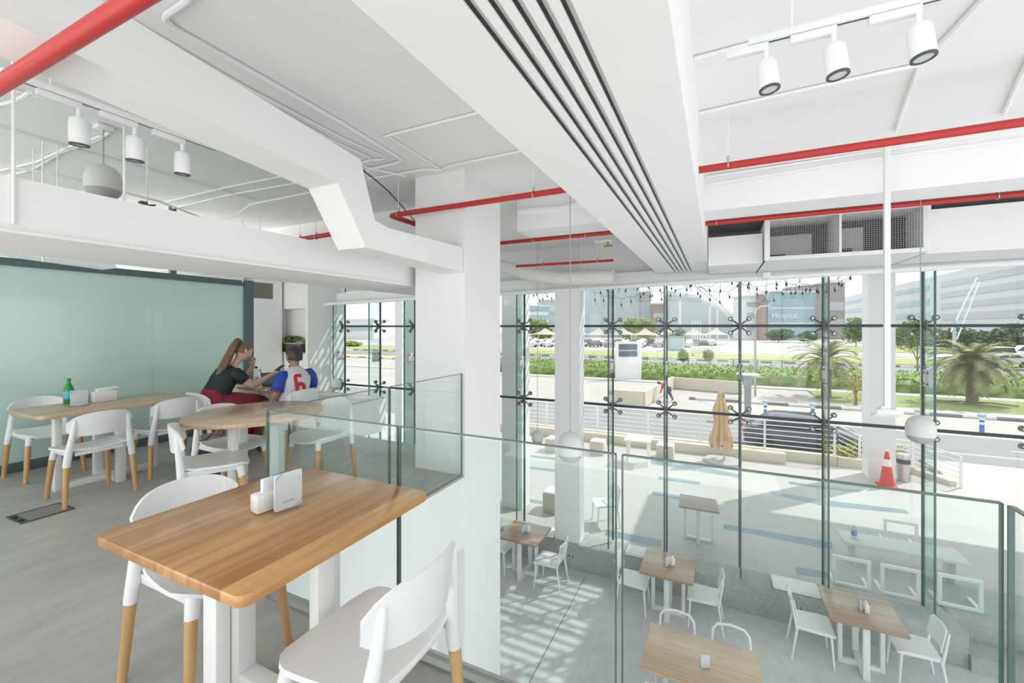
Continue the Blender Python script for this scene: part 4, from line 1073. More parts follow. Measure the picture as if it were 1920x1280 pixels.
m_ = MB().loft([((-4.64, 3.525, .55), .165, .125), ((-4.63, 3.53, .62), .172, .130), ((-4.62, 3.54, .70), .172, .124), ((-4.625, 3.555, .78), .182, .124), ((-4.635, 3.57, .85), .195, .120), ((-4.645, 3.58, .90), .200, .105), ((-4.655, 3.587, .945), .165, .088), ((-4.665, 3.592, .985), .105, .074), ((-4.672, 3.595, 1.012), .066, .062)], (0, 1, 0))
m_.out('jersey', JW, mn, True, 180)
MB().loft([((-4.64, 3.455, .935), .045, .045), ((-4.637, 3.405, .925), .066, .070), ((-4.634, 3.37, .885), .068, .072), ((-4.631, 3.345, .82), .068, .072), ((-4.632, 3.325, .745), .068, .070)], (1, 0, 0)).out('blue_sleeve', JB, mn, True, 180)
MB().loft([((-4.645, 3.71, .93), .045, .045), ((-4.645, 3.765, .92), .066, .070), ((-4.652, 3.80, .885), .068, .072), ((-4.67, 3.835, .82), .068, .072), ((-4.695, 3.855, .76), .066, .068)], (1, 0, 0)).out('blue_sleeve', JB, mn, True, 180)
def ring_(c, n, r, th, m, nm):
    n = Vector(n).normalized(); u = n.orthogonal().normalized(); v = n.cross(u)
    MB().tube([Vector(c) + u * r * math.cos(k * math.pi / 10) + v * r * math.sin(k * math.pi / 10) for k in range(20)], th, 6, True).out(nm, m, mn, True, 180)
ring_((-4.672, 3.594, 1.012), (.3, 0, 1), .064, .009, JR, 'red_collar')
ring_((-4.632, 3.322, .748), (0, -.25, -1), .062, .008, JR, 'red_cuff'); ring_((-4.71, 3.858, .748), (-.5, .2, -.8), .064, .008, JR, 'red_cuff')
TR2 = mat('dark_grey_trousers', (.07, .085, .10), .75)
m_ = MB().loft([((-4.64, 3.525, .66), .150, .110), ((-4.64, 3.525, .60), .162, .122), ((-4.645, 3.525, .53), .175, .135), ((-4.65, 3.525, .47), .14, .11)], (0, 1, 0))
for s_ in (1, -1):
    y = 3.53 + s_ * .095
    m_.loft([((-4.60, y, .54), .07, .06), ((-4.70, y, .545), .095, .09), ((-4.86, y + s_ * .02, .545), .090, .088), ((-4.97, y + s_ * .03, .535), .080, .078), ((-5.03, y + s_ * .03, .48), .076, .072), ((-4.99, y + s_ * .03, .34), .068, .066), ((-4.92, y + s_ * .03, .18), .062, .060), ((-4.88, y + s_ * .03, .10), .060, .058)], (0, 1, 0))
m_.out('trousers', TR2, mn, True, 180)
for s_ in (1, -1): MB().box((-4.95, 3.53 + s_ * .13, .04), (.25, .085, .075), .03, seg=3).out('shoe', DARKG, mn, True)
# the number: open-topped 6 wrapped on the back
def on_back(y, z, off=.004):
    yc = 3.54 + (z - .70) * .2
    a = max(-1, min(1, (y - yc) / .19))
    prof = -4.622 + .125 * math.sqrt(max(0, 1 - a * a)) - .014 * max(0, (z - .78) / .07) - .012 * max(0, (z - .85) / .05)
    return Vector((prof + off, y, z))
NUM = [[(y - .03, z) for y, z in q_] for q_ in ([(3.60, .915), (3.545, .918), (3.525, .905), (3.52, .87), (3.518, .80), (3.518, .70)], [(3.520, .795), (3.55, .822), (3.585, .822), (3.61, .80), (3.615, .77), (3.615, .70)])]
nm = MB()
for st in NUM:
    f_ = []
    for a, b in zip(st, st[1:]):
        for k in range(4): f_.append((a[0] + (b[0] - a[0]) * k / 4, a[1] + (b[1] - a[1]) * k / 4))
    f_.append(st[-1]); g = []
    for i, (y, z) in enumerate(f_):
        a = f_[max(i - 1, 0)]; b = f_[min(i + 1, len(f_) - 1)]
        d = Vector((b[0] - a[0], b[1] - a[1])).normalized(); n_ = Vector((-d.y, d.x)) * .0165
        g.append([on_back(y + n_.x * k, z + n_.y * k) for k in (-1, 0, 1)])
    nm.slab(g, .02)
nm.out('number_6', JR, mn, True, 180)

# ------------------------------------------------------------------ outside
ASPH = mat('asphalt', (.26, .268, .265), .8, noise=(.30, .306, .302), scale=.8)
PAVE = tiles('pale_paving', (.50, .49, .465), (.525, .515, .49), (.44, .43, .41), 1.2, .6)
SAND = mat('pale_concrete_ground', (.45, .43, .405), .85, noise=(.52, .495, .465), scale=.4)
WALK = mat('pale_walkway', (.54, .53, .51), .8, noise=(.59, .58, .56), scale=.6)
LAWN = mat('lawn', (.25, .32, .10), .9, noise=(.33, .39, .15), scale=1.2)
LAWN2 = mat('yellow_lawn', (.34, .38, .13), .9, noise=(.43, .44, .2), scale=.3)
DRY = mat('dry_grass', (.55, .46, .24), .9, noise=(.62, .55, .32), scale=.5)
LINEW = mat('road_line_white', (.8, .8, .78), .7)
BLUEI = mat('blue_glass_inlay', (.17, .27, .32), .3, noise=(.22, .33, .38), scale=3)
BEIGE = mat('beige_stone', (.62, .57, .47), .8, noise=(.68, .63, .54), scale=2)
def flat(name, x0, x1, y0, y1, z, m, d=.02):
    return struct(MB().bb(x0, x1, y0, y1, z - d, z).out(name, m, smooth=0))
flat('ground', -160, 240, 17.5, 420, GZ - .03, SAND, .2)
flat('floor_terrace', -16, 5.7, 8.24, 15.95, TZ, PAVE, .3)
flat('floor_terrace', 5.7, 16, 8.24, 17.6, TZ, PAVE, .3)
flat('road', -90, 5.7, 15.96, 17.8, GZ, ASPH)
flat('road', -90, 90, 17.8, 22.6, GZ, ASPH)
for y0, x0, x1 in ((19.3, 6.5, 9.5), (19.3, 11.5, 15), (20.4, 9, 13.5), (20.4, 15, 19)): flat('road_line', x0, x1, y0, y0 + .1, GZ + .004, LINEW, .01)
flat('road_line', -40, 60, 22.5, 22.65, GZ + .006, LINEW, .01)
flat('pavement', 4, 90, 27.6, 29.0, GZ + .02, WALK)
flat('lawn', 5.4, 90, 29.0, 34.2, GZ + .03, LAWN, .05)
flat('pavement', -40, 90, 34.2, 35.5, GZ + .03, WALK, .05)
flat('lawn', -60, 110, 44.6, 49.5, GZ + .03, DRY, .05)
flat('road', -90, 140, 50.5, 58, GZ + .01, ASPH)
flat('lawn', -90, 140, 62, 74, GZ + .02, LAWN2)
flat('road', -120, 180, 78, 86, GZ + .01, WALK)
flat('lawn', 20, 140, 92, 112, GZ + .03, LAWN2)
def stripes(name, c0, c1, L_):
    m = mat(name, c0, .7); N, K = m.node_tree.nodes, m.node_tree.links
    tc = N.new('ShaderNodeTexCoord'); sp = N.new('ShaderNodeSeparateXYZ'); K.new(tc.outputs['Object'], sp.inputs[0])
    d = N.new('ShaderNodeMath'); d.operation = 'DIVIDE'; d.inputs[1].default_value = L_; K.new(sp.outputs['X'], d.inputs[0])
    f_ = N.new('ShaderNodeMath'); f_.operation = 'FRACT'; K.new(d.outputs[0], f_.inputs[0])
    g_ = N.new('ShaderNodeMath'); g_.operation = 'GREATER_THAN'; g_.inputs[1].default_value = .5; K.new(f_.outputs[0], g_.inputs[0])
    x_ = N.new('ShaderNodeMixRGB'); K.new(g_.outputs[0], x_.inputs[0]); x_.inputs[1].default_value = (*c0, 1); x_.inputs[2].default_value = (*c1, 1)
    K.new(x_.outputs[0], N['Principled BSDF'].inputs['Base Color']); return m
KERB = stripes('black_white_kerb', (.22, .23, .23), (.72, .71, .66), 2.3)
struct(MB().bb(-1.5, 60, 27.2, 27.45, GZ - .02, GZ + .11, .02).out('kerb', KERB))
struct(MB().bb(-60, 60, 44.5, 44.65, GZ, GZ + .14).out('kerb', stripes('kerb_far', (.3, .3, .3), (.8, .8, .78), 3), smooth=0))
struct(MB().bb(-60, 110, 58, 58.3, GZ, GZ + .2).out('kerb', KERB, smooth=0))
for x0, x1 in ((21.5, 25.5), (14.5, 17.6), (9, 12)): flat('red_paving', x0, x1, 44.0, 44.5, GZ + .55, mat('red_kerb', (.42, .13, .10), .8), .56)
# blue inlaid strips of the terrace
BL = [[(1218, 855), (1246, 861), (1393, 890), (1389, 896), (1222, 869)], [(1236, 892), (1313, 903), (1312, 908), (1234, 898)], [(1225, 920), (1280, 930), (1280, 937), (1221, 926)],
      [(1136, 992), (1242, 1012), (1240, 1026), (1134, 1003)], [(1357, 982), (1500, 1006), (1560, 1016), (1560, 1030), (1357, 990)], [(1443, 920), (1520, 934), (1697, 955), (1706, 963), (1540, 947), (1447, 926)],
      [(1478, 902), (1545, 912), (1620, 918), (1610, 923), (1480, 907)], [(954, 848), (1041, 858), (1040, 862), (953, 852)], [(987, 873), (1045, 880), (1045, 885), (989, 878)], [(946, 927), (1024, 940), (1023, 946), (944, 932)], [(1492, 1062), (1562, 1073), (1562, 1084), (1494, 1076)]]
for P_ in BL:
    w_ = [W(*p, z=TZ + .003) for p in P_]
    struct(MB().prism([(p.x, p.y) for p in w_], TZ - .005, TZ + .003).out('floor_inlay', BLUEI, smooth=0))

# covered walkway over the terrace: solid roof on the right, louvres on the left, carried by a column
struct(MB().bb(2.15, 16, 8.35, 15.0, 3.3, 3.5).out('roof_canopy', WHITE, smooth=0))
lv = MB()
for k in range(17): lv.bb(-13, 2.14, 8.5 + .19 * k, 8.5 + .19 * k + .07, 3.3, 3.325)
for x in (-11, -8, -5.2, -2.4, .2): lv.bb(x, x + .1, 8.4, 11.7, 3.43, 3.6)
struct(lv.out('roof_louvres', WHITE, smooth=0))
struct(MB().bb(3.68, 4.25, 14.6, 15.17, TZ, 3.3).out('column_terrace', mat('column_white', (.80, .81, .81), .5), smooth=0))
struct(MB().bb(-7.25, -6.55, 8.7, 9.3, TZ, 3.3).bb(-8.3, -8.05, 9.6, 10, TZ, 3.3).out('column_terrace', WHITE, smooth=0))
struct(MB().bb(-4.45, -3.95, 8.75, 9.2, TZ, 3.3).out('column_terrace', WHITE, smooth=0))

# string lights under the roof edge
BULBG = glass('bulb_glass', (.92, .92, .90), 1.2)
def bulb_proto():
    o = MB().cyl((0, 0, -.055), (0, 0, 0), .017, .013, 10).out('socket', BLACK)
    b_ = MB().lathe([(.012, -.055), (.02, -.07), (.034, -.10), (.036, -.118), (.028, -.14), (.002, -.152)], n=14).out('bulb', BULBG); b_.parent = o
    return o, b_
SO, BU = bulb_proto(); first = True
SL = [((985, 520), (1020, 535), (1050, 525)), ((1110, 530), (1150, 548), (1190, 520)), ((1150, 512), (1215, 556), (1290, 512)), ((1185, 515), (1240, 575), (1300, 528)), ((1240, 515), (1310, 560), (1380, 515)), ((1290, 525), (1350, 572), (1410, 520)), ((1360, 512), (1420, 560), (1480, 515)), ((1400, 525), (1450, 575), (1505, 520)), ((1450, 512), (1510, 562), (1580, 515)), ((1500, 530), (1550, 548), (1600, 515)), ((1110, 545), (1165, 575), (1225, 540)), ((1000, 540), (1012, 565), (1048, 535))]
WL = ['furthest left, by the left fin', 'just right of the facade column', 'second right of the facade column', 'in front of the blue-grey building', 'over the long slanted roof', 'over the slanted truss', 'left of the hospital sign', 'just above the hospital sign', 'right of the hospital sign', 'nearest the white outdoor column', 'hanging lowest beside the facade column', 'hanging lowest left of the facade column']
for i, (a, b_, c) in enumerate(SL):
    yy = 9.0 + .35 * (i % 4)
    A_, B_, C_ = W(*a, y=yy), W(*b_, y=yy), W(*c, y=yy)
    A_.z = max(A_.z, 2.2); 
    pts = []
    for k in range(21):
        u = k / 20; q_ = A_ * (1 - u) ** 2 + B_ * 2 * u * (1 - u) + C_ * u ** 2
        q_.z += .02 * math.sin(k * 1.9 + i); pts.append(q_)
    t = thing('string_light', 'dark string of bulbs outside the glass, ' + WL[i], 'string light', A_, 0, 'string lights under the outdoor roof')
    ends = [Vector((A_.x - .1, yy, 3.3))] + pts + [Vector((C_.x + .1, yy, 3.3))]
    MB().tube(ends, .0045, 5).out('wire', DARKG, t, True)
    for k in range(1, 20, 3):
        dz = RND.uniform(.02, .16)
        if first: s_ = SO; u_ = BU; first = False
        else:
            s_ = SO.copy(); COL.objects.link(s_); u_ = BU.copy(); COL.objects.link(u_); u_.parent = s_
        s_.parent = t; s_.location = pts[k] - A_ - Vector((0, 0, dz)); s_.rotation_euler = (RND.uniform(-.3, .3), RND.uniform(-.3, .3), 0)
        MB().tube([pts[k], pts[k] - Vector((.01, 0, dz * .5)), pts[k] - Vector((0, 0, dz))], .004, 5).out('drop_wire', DARKG, t, True)

# terrace furniture
def slat_table(lab, x, y, z, l, w_, h, n, m=METALW, group=None):
    t = thing('slatted_table', lab, 'table', (x, y, z), 0, group)
    MB().bb(-l / 2, l / 2, -w_ / 2, w_ / 2, h - .05, h, .006).out('tabletop', m, t)
    for s_ in (-1, 1):
        b_ = MB()
        for k in range(n):
            yy = -w_ * .42 + w_ * .84 * k / (n - 1); b_.bb(s_ * l * .40 - .012, s_ * l * .40 + .012, yy - .012, yy + .012, .04, h - .05)
        b_.bb(s_ * l * .40 - .015, s_ * l * .40 + .015, -w_ * .44, w_ * .44, 0, .04)
        b_.out('slatted_leg', m, t, smooth=0)
    return t
slat_table('small white outdoor table on slatted legs on the terrace', -2.15, 13.35, TZ, .75, .70, .75, 7)
slat_table('long low outdoor table with slatted ends beside the steps', 2.78, 9.40, TZ, 1.6, .5, .40, 8, mat('pale_stone_top', (.68, .70, .66), .6))
t = thing('water_bottle', 'clear bottle with a blue label on the low outdoor table', 'bottle', (2.16, 9.36, TZ + .40))
MB().lathe([(.002, 0), (.04, 0), (.042, .01), (.042, .16), (.03, .19), (.014, .22), (.014, .25), (.002, .25)], n=16).out('bottle_body', glass('bottle_plastic2', (.85, .9, .93), 1), t)
MB().lathe([(.0425, .06), (.0427, .061), (.0427, .13), (.0425, .131)], n=16).out('label_band', mat('label_blue2', (.15, .3, .55), .5), t)
for i, (px, py, s_, lab) in enumerate(((1246, 862, .5, 'beige stone seat cube right of the small white outdoor table'), (1118, 853, .45, 'beige stone seat cube seen just right of the facade column'), (1035, 848, .5, 'beige stone seat cube seen just left of the facade column'), (1034, 962, .42, 'beige stone seat cube closest to the facade column glass'))):
    p = W(px, py, z=TZ)
    t = thing('seat_cube', lab, 'stool', (p.x, p.y + s_ / 2, TZ), 0, 'beige seat cubes on the terrace')
    MB().bb(-s_ / 2, s_ / 2, -s_ / 2, s_ / 2, .0, .4, .01).out('block', BEIGE, t)
    MB().bb(-s_ / 2 + .01, s_ / 2 - .01, -s_ / 2 + .01, s_ / 2 - .01, .4, .44, .008).out('seat_top', METALW, t)
p = W(1310, 1012, z=TZ)
t = thing('outdoor_table', 'outdoor table with a grey-brown wooden top beyond the glass', 'table', (p.x, p.y, TZ))
q = [W(*k, z=TZ + .77) for k in ((1275, 925), (1343, 936), (1349, 960), (1273, 948))]
MB().prism([(k.x - p.x, k.y - p.y) for k in q][::-1], .735, .77, .005).out('tabletop', wood('weathered_wood', (.36, .29, .24), (.50, .43, .37), 'X', .12, .5), t)
uframe(.26, .735, 'x', .06, .04).out('base_frame', METALW, t); uframe(.2, .735, 'y', .06, .04).out('base_frame', METALW, t)
WC = lower_chair('slats')
p = W(1132, 985, z=TZ); WC.location = (p.x, p.y + .1, TZ); WC.rotation_euler = (0, 0, math.radians(120))
WC['label'] = 'white slatted chair out on the sunlit terrace beside the facade column'; WC['category'] = 'chair'; WC['group'] = 'white chairs on the terrace'
for i, (x0, x1, yy, lab) in enumerate(((1.66, 2.15, 8.42, 'white open square frame standing outside the glass, leftmost of the three'), (2.27, 2.74, 8.42, 'white open square frame outside the glass, middle one of three'), (2.93, 3.42, 8.42, 'white open square frame outside the glass, just above the steps'), (2.85, 3.35, 10.4, 'white square frame further out beyond the low outdoor table'))):
    t = thing('chair_frame', lab, 'chair frame', ((x0 + x1) / 2, yy, TZ + (.021 if i == 2 else 0)), 0, 'white square frames on the terrace')
    h_ = (x1 - x0) / 2
    MB().bb(-h_, -h_ + .045, -.02, .02, 0, .46).bb(h_ - .045, h_, -.02, .02, 0, .46).bb(-h_ + .045, h_ - .045, -.02, .02, .415, .46).bb(-h_ + .045, h_ - .045, -.02, .02, 0.0, .04).out('square_frame', METALW, t, smooth=0)
    for s_ in (-1, 1): MB().bb(s_ * (h_ - .022) - .02, s_ * (h_ - .022) + .02, .02, .34, 0, .03).out('foot_bar', METALW, t, smooth=0)

# closed parasol
px_, py_ = W(1354, 857, z=TZ).x, 14.5
t = thing('parasol', 'closed beige parasol on a round stone base', 'parasol', (px_, py_, TZ))
MB().lathe([(.002, 0), (.52, 0), (.52, .07), (.50, .085), (.002, .085)], n=40).out('base', mat('stone_base', (.45, .46, .45), .7), t)
MB().cyl((.05, 0, .085), (.05, 0, 2.15), .03, .027, 12).out('pole', STEEL, t)
g = []
for i in range(15):
    a = i / 14; row = []
    for j in range(41):
        th = 2 * math.pi * j / 40
        R0 = .05 + .13 * min(1, a * 3) + .05 * math.sin(a * 9) * a + .06 * max(0, a - .6) * 2
        rr = R0 * (1 + .30 * math.sin(8 * th + 2 * a) * min(1, a * 2 + .2) + .10 * math.sin(13 * th + 5 * a))
        row.append((rr * math.cos(th) - .06 + .05 * a, rr * math.sin(th), 2.10 - 1.62 * a - (.12 * math.sin(5 * th) if i == 14 else 0)))
    g.append(row)
MB().slab(g, .006).ball((-.06, 0, 2.09), .06, (1, 1, .8)).out('canopy', mat('beige_canvas', (.60, .42, .24), .85, noise=(.68, .50, .31), scale=5), t, smooth=60)
# terrace seat wall and railings
struct(MB().bb(-9, 1.85, 15.06, 15.38, TZ, TZ + .30, .01).bb(-9, 3.2, 15.55, 15.8, TZ, TZ + .28, .01).out('wall_terrace', BEIGE))
def railing(lab, pts, posts, h0, h1, n=6):
    t = thing('terrace_railing', lab, 'railing', (pts[0][0], pts[0][1], h0))
    for k in range(n):
        MB().tube([Vector((x, y, z - (h1 - h0) * .86 * k / (n - 1) * 1.0)) for x, y, z in pts], .021 if k == 0 else .014, 8).out('rail', METALW, t, True)
    for x, y, zt, zb in posts:
        MB().bb(x - .03, x + .03, y - .012, y + .012, zb, zt + .01).out('post', METALW, t, True, 0)
    return t
railing('white metal terrace railing with six bars behind the parasol', [(-9, 15.66, -1.43), (3.2, 15.66, -1.43)], [(x, 15.66, -1.43, TZ + .28) for x in (-8, -6, -4, -2.2, -.5, 1.35, 3.15)], -2.3, -1.43)
railing('sloping white railing by the ramp behind the outdoor column', [(3.25, 15.7, -1.43), (3.8, 15.9, -1.72), (4.6, 15.95, -1.74), (5.0, 15.9, -1.74), (5.6, 14.8, -1.80)], [(3.8, 15.9, -1.72, TZ), (5.0, 15.9, -1.74, TZ), (5.3, 15.35, -1.77, TZ), (5.6, 14.8, -1.8, TZ)], -2.55, -1.74, 6)
struct(MB().bar((3.2, 15.6, TZ + .13), (4.2, 15.72, TZ + .08), .22, .28).bar((4.2, 15.9, TZ + .06), (5.0, 15.75, TZ + .06), .2, .24).bar((5.0, 15.75, TZ + .04), (5.5, 14.9, TZ + .03), .2, .2).out('wall_ramp', BEIGE, smooth=0))
# cone and bin
p = W(1663, 911, z=TZ)
t = thing('traffic_cone', 'red traffic cone with a white band beside the outdoor column', 'cone', (p.x, p.y, TZ))
MB().bb(-.2, .2, -.2, .2, 0, .035, .01).lathe([(.155, .035), (.118, .34), (.09, .52)], n=28).out('cone_body', mat('cone_red', (.62, .05, .04), .6), t)
MB().lathe([(.0905, .515), (.062, .70), (.0615, .70)], n=28).out('white_band', mat('band_white', (.82, .82, .82), .5), t)
MB().lathe([(.0625, .698), (.036, .88), (.03, .89), (.001, .89)], n=24).out('cone_tip', mat('cone_red2', (.62, .06, .05), .6), t)
p = W(1692, 900, z=TZ)
t = thing('litter_bin', 'round steel litter bin with a dark opening by the railing', 'bin', (p.x + .02, p.y, TZ))
MB().lathe([(.002, 0), (.15, 0), (.15, .46), (.148, .46)], n=28).out('drum', STEEL, t)
MB().lathe([(.142, .46), (.142, .58)], n=28).out('opening', BLACK, t)
MB().lathe([(.15, .58), (.15, .68), (.14, .71), (.002, .72)], n=28).out('lid', STEEL, t)
# shrubs at the ramp
for lab, x, y, rx in (('low yellow-green shrub behind the sloping ramp railing', 3.6, 16.15, .45), ('small yellow-green shrub behind the litter bin', 4.6, 16.3, .35)):
    t = thing('shrub', lab, 'shrub', (x, y, TZ - .1))
    m_ = MB()
    for k in range(8): m_.leaves((RND.uniform(-rx, rx), RND.uniform(-.3, .3), .45 + RND.uniform(-.1, .1)), (.22, .22, .2), 60, .05, RND, .2)
    m_.out('shrub_leaves', mat('shrub_yellow', (.36, .34, .05), .8, noise=(.50, .46, .10), scale=3), t, smooth=0)
    MB().cyl((0, 0, 0), (0, 0, .4), .03, .02, 8).out('stem', BEIGE, t)

# parapet walls, light column, lamp post, bollards
for P_, h_, lab in (([(1262, 727), (1392, 738)], .75, 'low beige parapet wall across the car park'), ([(1140, 757), (1206, 762)], .8, 'beige parapet wall left of the bending person'), ([(1206, 762), (1262, 727)], .78, 'slanting beige parapet wall beside the bending person')):
    a, b_ = W(*P_[0], z=GZ), W(*P_[1], z=GZ)
    tag(MB().bar(a + Vector((0, 0, h_ / 2)), b_ + Vector((0, 0, h_ / 2)), .22, h_).out('parapet_wall', BEIGE, smooth=0), lab, 'wall')
p = W(1402, 785, z=GZ)
t = thing('light_column', 'grey tapered light column with a flat white top', 'street light', (p.x, p.y, GZ))
MB().cyl((0, 0, 0), (0, 0, 2.0), .13, .17, 12).out('shaft', mat('column_grey', (.34, .38, .37), .6), t); MB().bb(-.45, .45, -.3, .3, 2.0, 2.08, .01).out('top_plate', METALW, t)
p = W(1416, 742, z=GZ)
t = thing('lamp_post', 'thin grey lamp post standing beside the light column', 'street light', (p.x, p.y, GZ))
MB().cyl((0, 0, 0), (0, 0, 5.0), .07, .05, 10).out('pole', GREY, t); MB().tube([(0, 0, 5.0), (.06, 0, 5.3), (.35, 0, 5.5)], .04, 8).bb(.3, .8, -.08, .08, 5.47, 5.54).out('lamp_head', LGREY, t)
p = W(690, 660, z=GZ + 1); 
BB = mat('bollard_blue', (.06, .22, .52), .5); BT = mat('bollard_top', (.42, .56, .60), .5)
def bollard():
    t = thing('bollard', '', 'bollard', (0, 0, 0), 0, 'blue and white bollards along the kerb')
    MB().cyl((0, 0, 0), (0, 0, .33), .075, .075, 14).out('blue_foot', BB, t)
    MB().cyl((0, 0, .33), (0, 0, .42), .075, .075, 14).cyl((0, 0, .52), (0, 0, .62), .075, .075, 14).out('white_band', CARD, t)
    MB().cyl((0, 0, .42), (0, 0, .52), .075, .075, 14).out('blue_band', BB, t)
    MB().lathe([(.07, .62), (.12, .64), (.15, .69), (.12, .75), (.002, .79)], n=20).out('head', BT, t)
    return freeze(t)
BO = bollard()
for i, (px, py, lab) in enumerate(((1435, 780, 'by the lamp post'), (1524, 787, 'just left of the fin before the outdoor column'), (1621, 795, 'half hidden by the outdoor column'), (1722, 801, 'behind the right egg-shaped speaker'), (1841, 811, 'standing alone below the palm'))):
    p = W(px, py, z=GZ); o = BO if i == 0 else dup(BO, (0, 0, 0)); o.location = (p.x, p.y, GZ); o['label'] = 'blue and white bollard ' + lab

# hedge, fence, trees, palms
HED = mat('hedge_green', (.12, .22, .05), .85, noise=(.34, .42, .14), scale=2.6)
hg = MB(); n_, k_ = 150, 22
rows = []
for j in range(k_ + 1):
    v = j / k_; row = []
    for i in range(n_ + 1):
        x = -22 + 75 * i / n_
        if v < .12: y, z = 35.6 + RND.uniform(-.12, .12), GZ + .75 * v / .12
        else: y, z = 35.6 + (v - .12) / .88 * 8.3 + RND.uniform(-.1, .1), GZ + .72 + RND.uniform(-.10, .12)
        if i in (0, n_) or j == k_: z = GZ
        row.append(hg.bm.verts.new((x + RND.uniform(-.15, .15), y, z)))
    rows.append(row)
for j in range(k_):
    for i in range(n_): hg.bm.faces.new((rows[j][i], rows[j][i + 1], rows[j + 1][i + 1], rows[j + 1][i]))
for _ in range(9000):
    x = RND.uniform(-21, 52); v = RND.random() ** 1.6; y = 35.6 + 8.2 * v
    z = GZ + .78 + RND.uniform(-.08, .12) if v > .02 else GZ + RND.uniform(.1, .8)
    a = Vector((RND.uniform(-1, 1), RND.uniform(-1, .2), RND.uniform(.1, .9))).normalized() * RND.uniform(.06, .13); b_ = a.cross(Vector((RND.uniform(-1, 1), RND.uniform(-1, 1), 1))).normalized() * .06
    q = Vector((x, y, z)); hg.face([q - a, q + b_, q + a, q - b_])
tag(hg.out('hedge', HED, smooth=0), 'broad clipped green hedge running along the far pavement', 'hedge')
t = thing('boundary_fence', 'thin black post-and-rail fence behind the hedge', 'fence', (0, 45.2, GZ))
for k in range(38):
    MB().bb(-24 + 1.95 * k - .03, -24 + 1.95 * k + .03, 45.17, 45.23, GZ, GZ + 1.25).out('post', DARKG, t, True, 0)
for z in (.6, 1.2): MB().bb(-24, 49, 45.19, 45.21, GZ + z - .012, GZ + z + .012).out('rail', DARKG, t, True, 0)

def tree(lab, x, y, h, rad, n, size, m, trunk_h, z=GZ, group=None, lean=0):
    t = thing('tree', lab, 'tree', (x, y, z), 0, group)
    c = MB()
    for k in range(max(5, n // 160)):
        a = RND.uniform(0, 6.28); r_ = RND.uniform(0, .6)
        c.leaves((rad[0] * r_ * math.cos(a) + lean, rad[1] * r_ * math.sin(a), h + rad[2] * RND.uniform(-.6, .6)), (rad[0] * .55, rad[1] * .55, rad[2] * .5), 160, size, RND, .1)
    c.out('crown', m, t, smooth=0)
    b_ = MB().tube([(0, 0, 0), (.03, 0, trunk_h * .6), (lean * .4, 0, trunk_h), (lean, 0, h)], [.09, .07, .06, .02], 8)
    for s_ in (-1, 1): b_.tube([(lean * .4, 0, trunk_h * .9), (s_ * rad[0] * .3, 0, h - rad[2] * .3), (s_ * rad[0] * .6, .1, h)], [.045, .03, .012], 6)
    b_.out('trunk', mat('bark', (.24, .19, .14), .9), t)
    return t
TGR = mat('tree_green', (.14, .21, .06), .85, noise=(.27, .34, .13), scale=1.2)
TYE = mat('tree_yellow', (.36, .36, .10), .85, noise=(.60, .46, .08), scale=2.4)
TDK = mat('tree_dark', (.10, .16, .07), .85, noise=(.17, .24, .11), scale=.5)
TLT = mat('tree_light', (.28, .36, .08), .85, noise=(.38, .45, .14), scale=.4)
p = W(1604, 760, z=GZ); tree('slender young tree with sparse yellow leaves left of the outdoor column', p.x, p.y, 1.75, (.9, .9, 1.5), 800, .05, TYE, .6)
p = W(1720, 706, z=GZ); tree('small green tree with a forked trunk behind the hedge', p.x, p.y, 3.4, (1.9, 1.6, 1.6), 2200, .11, TGR, 1.5)
def far_tree(lab, px, py0, py1, wpx, f, m, group='trees far across the road'):  # far crowns: lightened greens hold the aerial haze in their colour
    p = W(px, 0, f=f); z0 = GZ; top = EYE + (613 - py0) / F * f; w_ = wpx / F * f / 2
    h = top - z0
    tree(lab, p.x, p.y, h * .55, (w_, w_ * .8, h * .48), 1400, w_ * .11, m, h * .3, z0, group)
for a in (('pale green bushy tree left of the facade column, far away', 1010, 598, 0, 80, 122, TLT), ('pale green tree behind the white tents', 1180, 596, 0, 46, 126, TLT), ('larger pale green tree right of the monument sign', 1212, 598, 0, 50, 120, TLT), ('olive green tree below the long slanted roof', 1275, 615, 0, 36, 92, TGR),
          ('dark green tree in front of the hospital, left one', 1460, 618, 0, 60, 120, TDK), ('dark green tree in front of the hospital, right one', 1515, 622, 0, 50, 115, TDK), ('round green tree in front of the white banded building', 1605, 595, 0, 52, 95, TGR), ('green tree just left of the right-hand fin', 1690, 600, 0, 60, 90, TGR), ('dark green tree behind the palm, left one', 1775, 612, 0, 60, 80, TDK), ('dark green tree behind the palm, middle one', 1825, 614, 0, 70, 78, TDK), ('dark green tree behind the palm, right one', 1880, 612, 0, 80, 76, TDK), ('dark green tree cut off by the right edge of the picture', 1940, 608, 0, 80, 72, TDK), ('pale green tree at the far left glass', 660, 640, 0, 50, 95, TLT)): far_tree(*a)
tag(MB().bar((37, 136, GZ + 1.2), (52, 106, GZ + 1.2), 2.2, 2.4, .3).leaves((40, 129, GZ + 1.6), (3, 6, 1.0), 700, .25, RND, 0).leaves((44, 121, GZ + 1.6), (3, 6, 1.0), 700, .25, RND, 0).leaves((49, 111, GZ + 1.6), (3, 6, 1.0), 700, .25, RND, 0).out('hedge', TDK, smooth=0), 'long dark hedge below the white banded building', 'hedge')
for i, px in enumerate((1280, 1328)):
    p = W(px, 684, z=GZ)
    t = thing('topiary_bush', 'small round clipped bush by the fence, %s' % ('left one' if i == 0 else 'right one below the white board'), 'bush', (p.x, p.y + .6, GZ))
    MB().ball((0, 0, 1.0), .55, (1, 1, 1.2)).leaves((0, 0, 1.0), (.65, .65, .8), 260, .09, RND, .7).out('bush_leaves', TGR, t, smooth=0); MB().cyl((0, 0, 0), (0, 0, .6), .05, .04, 8).out('stem', BEIGE, t)

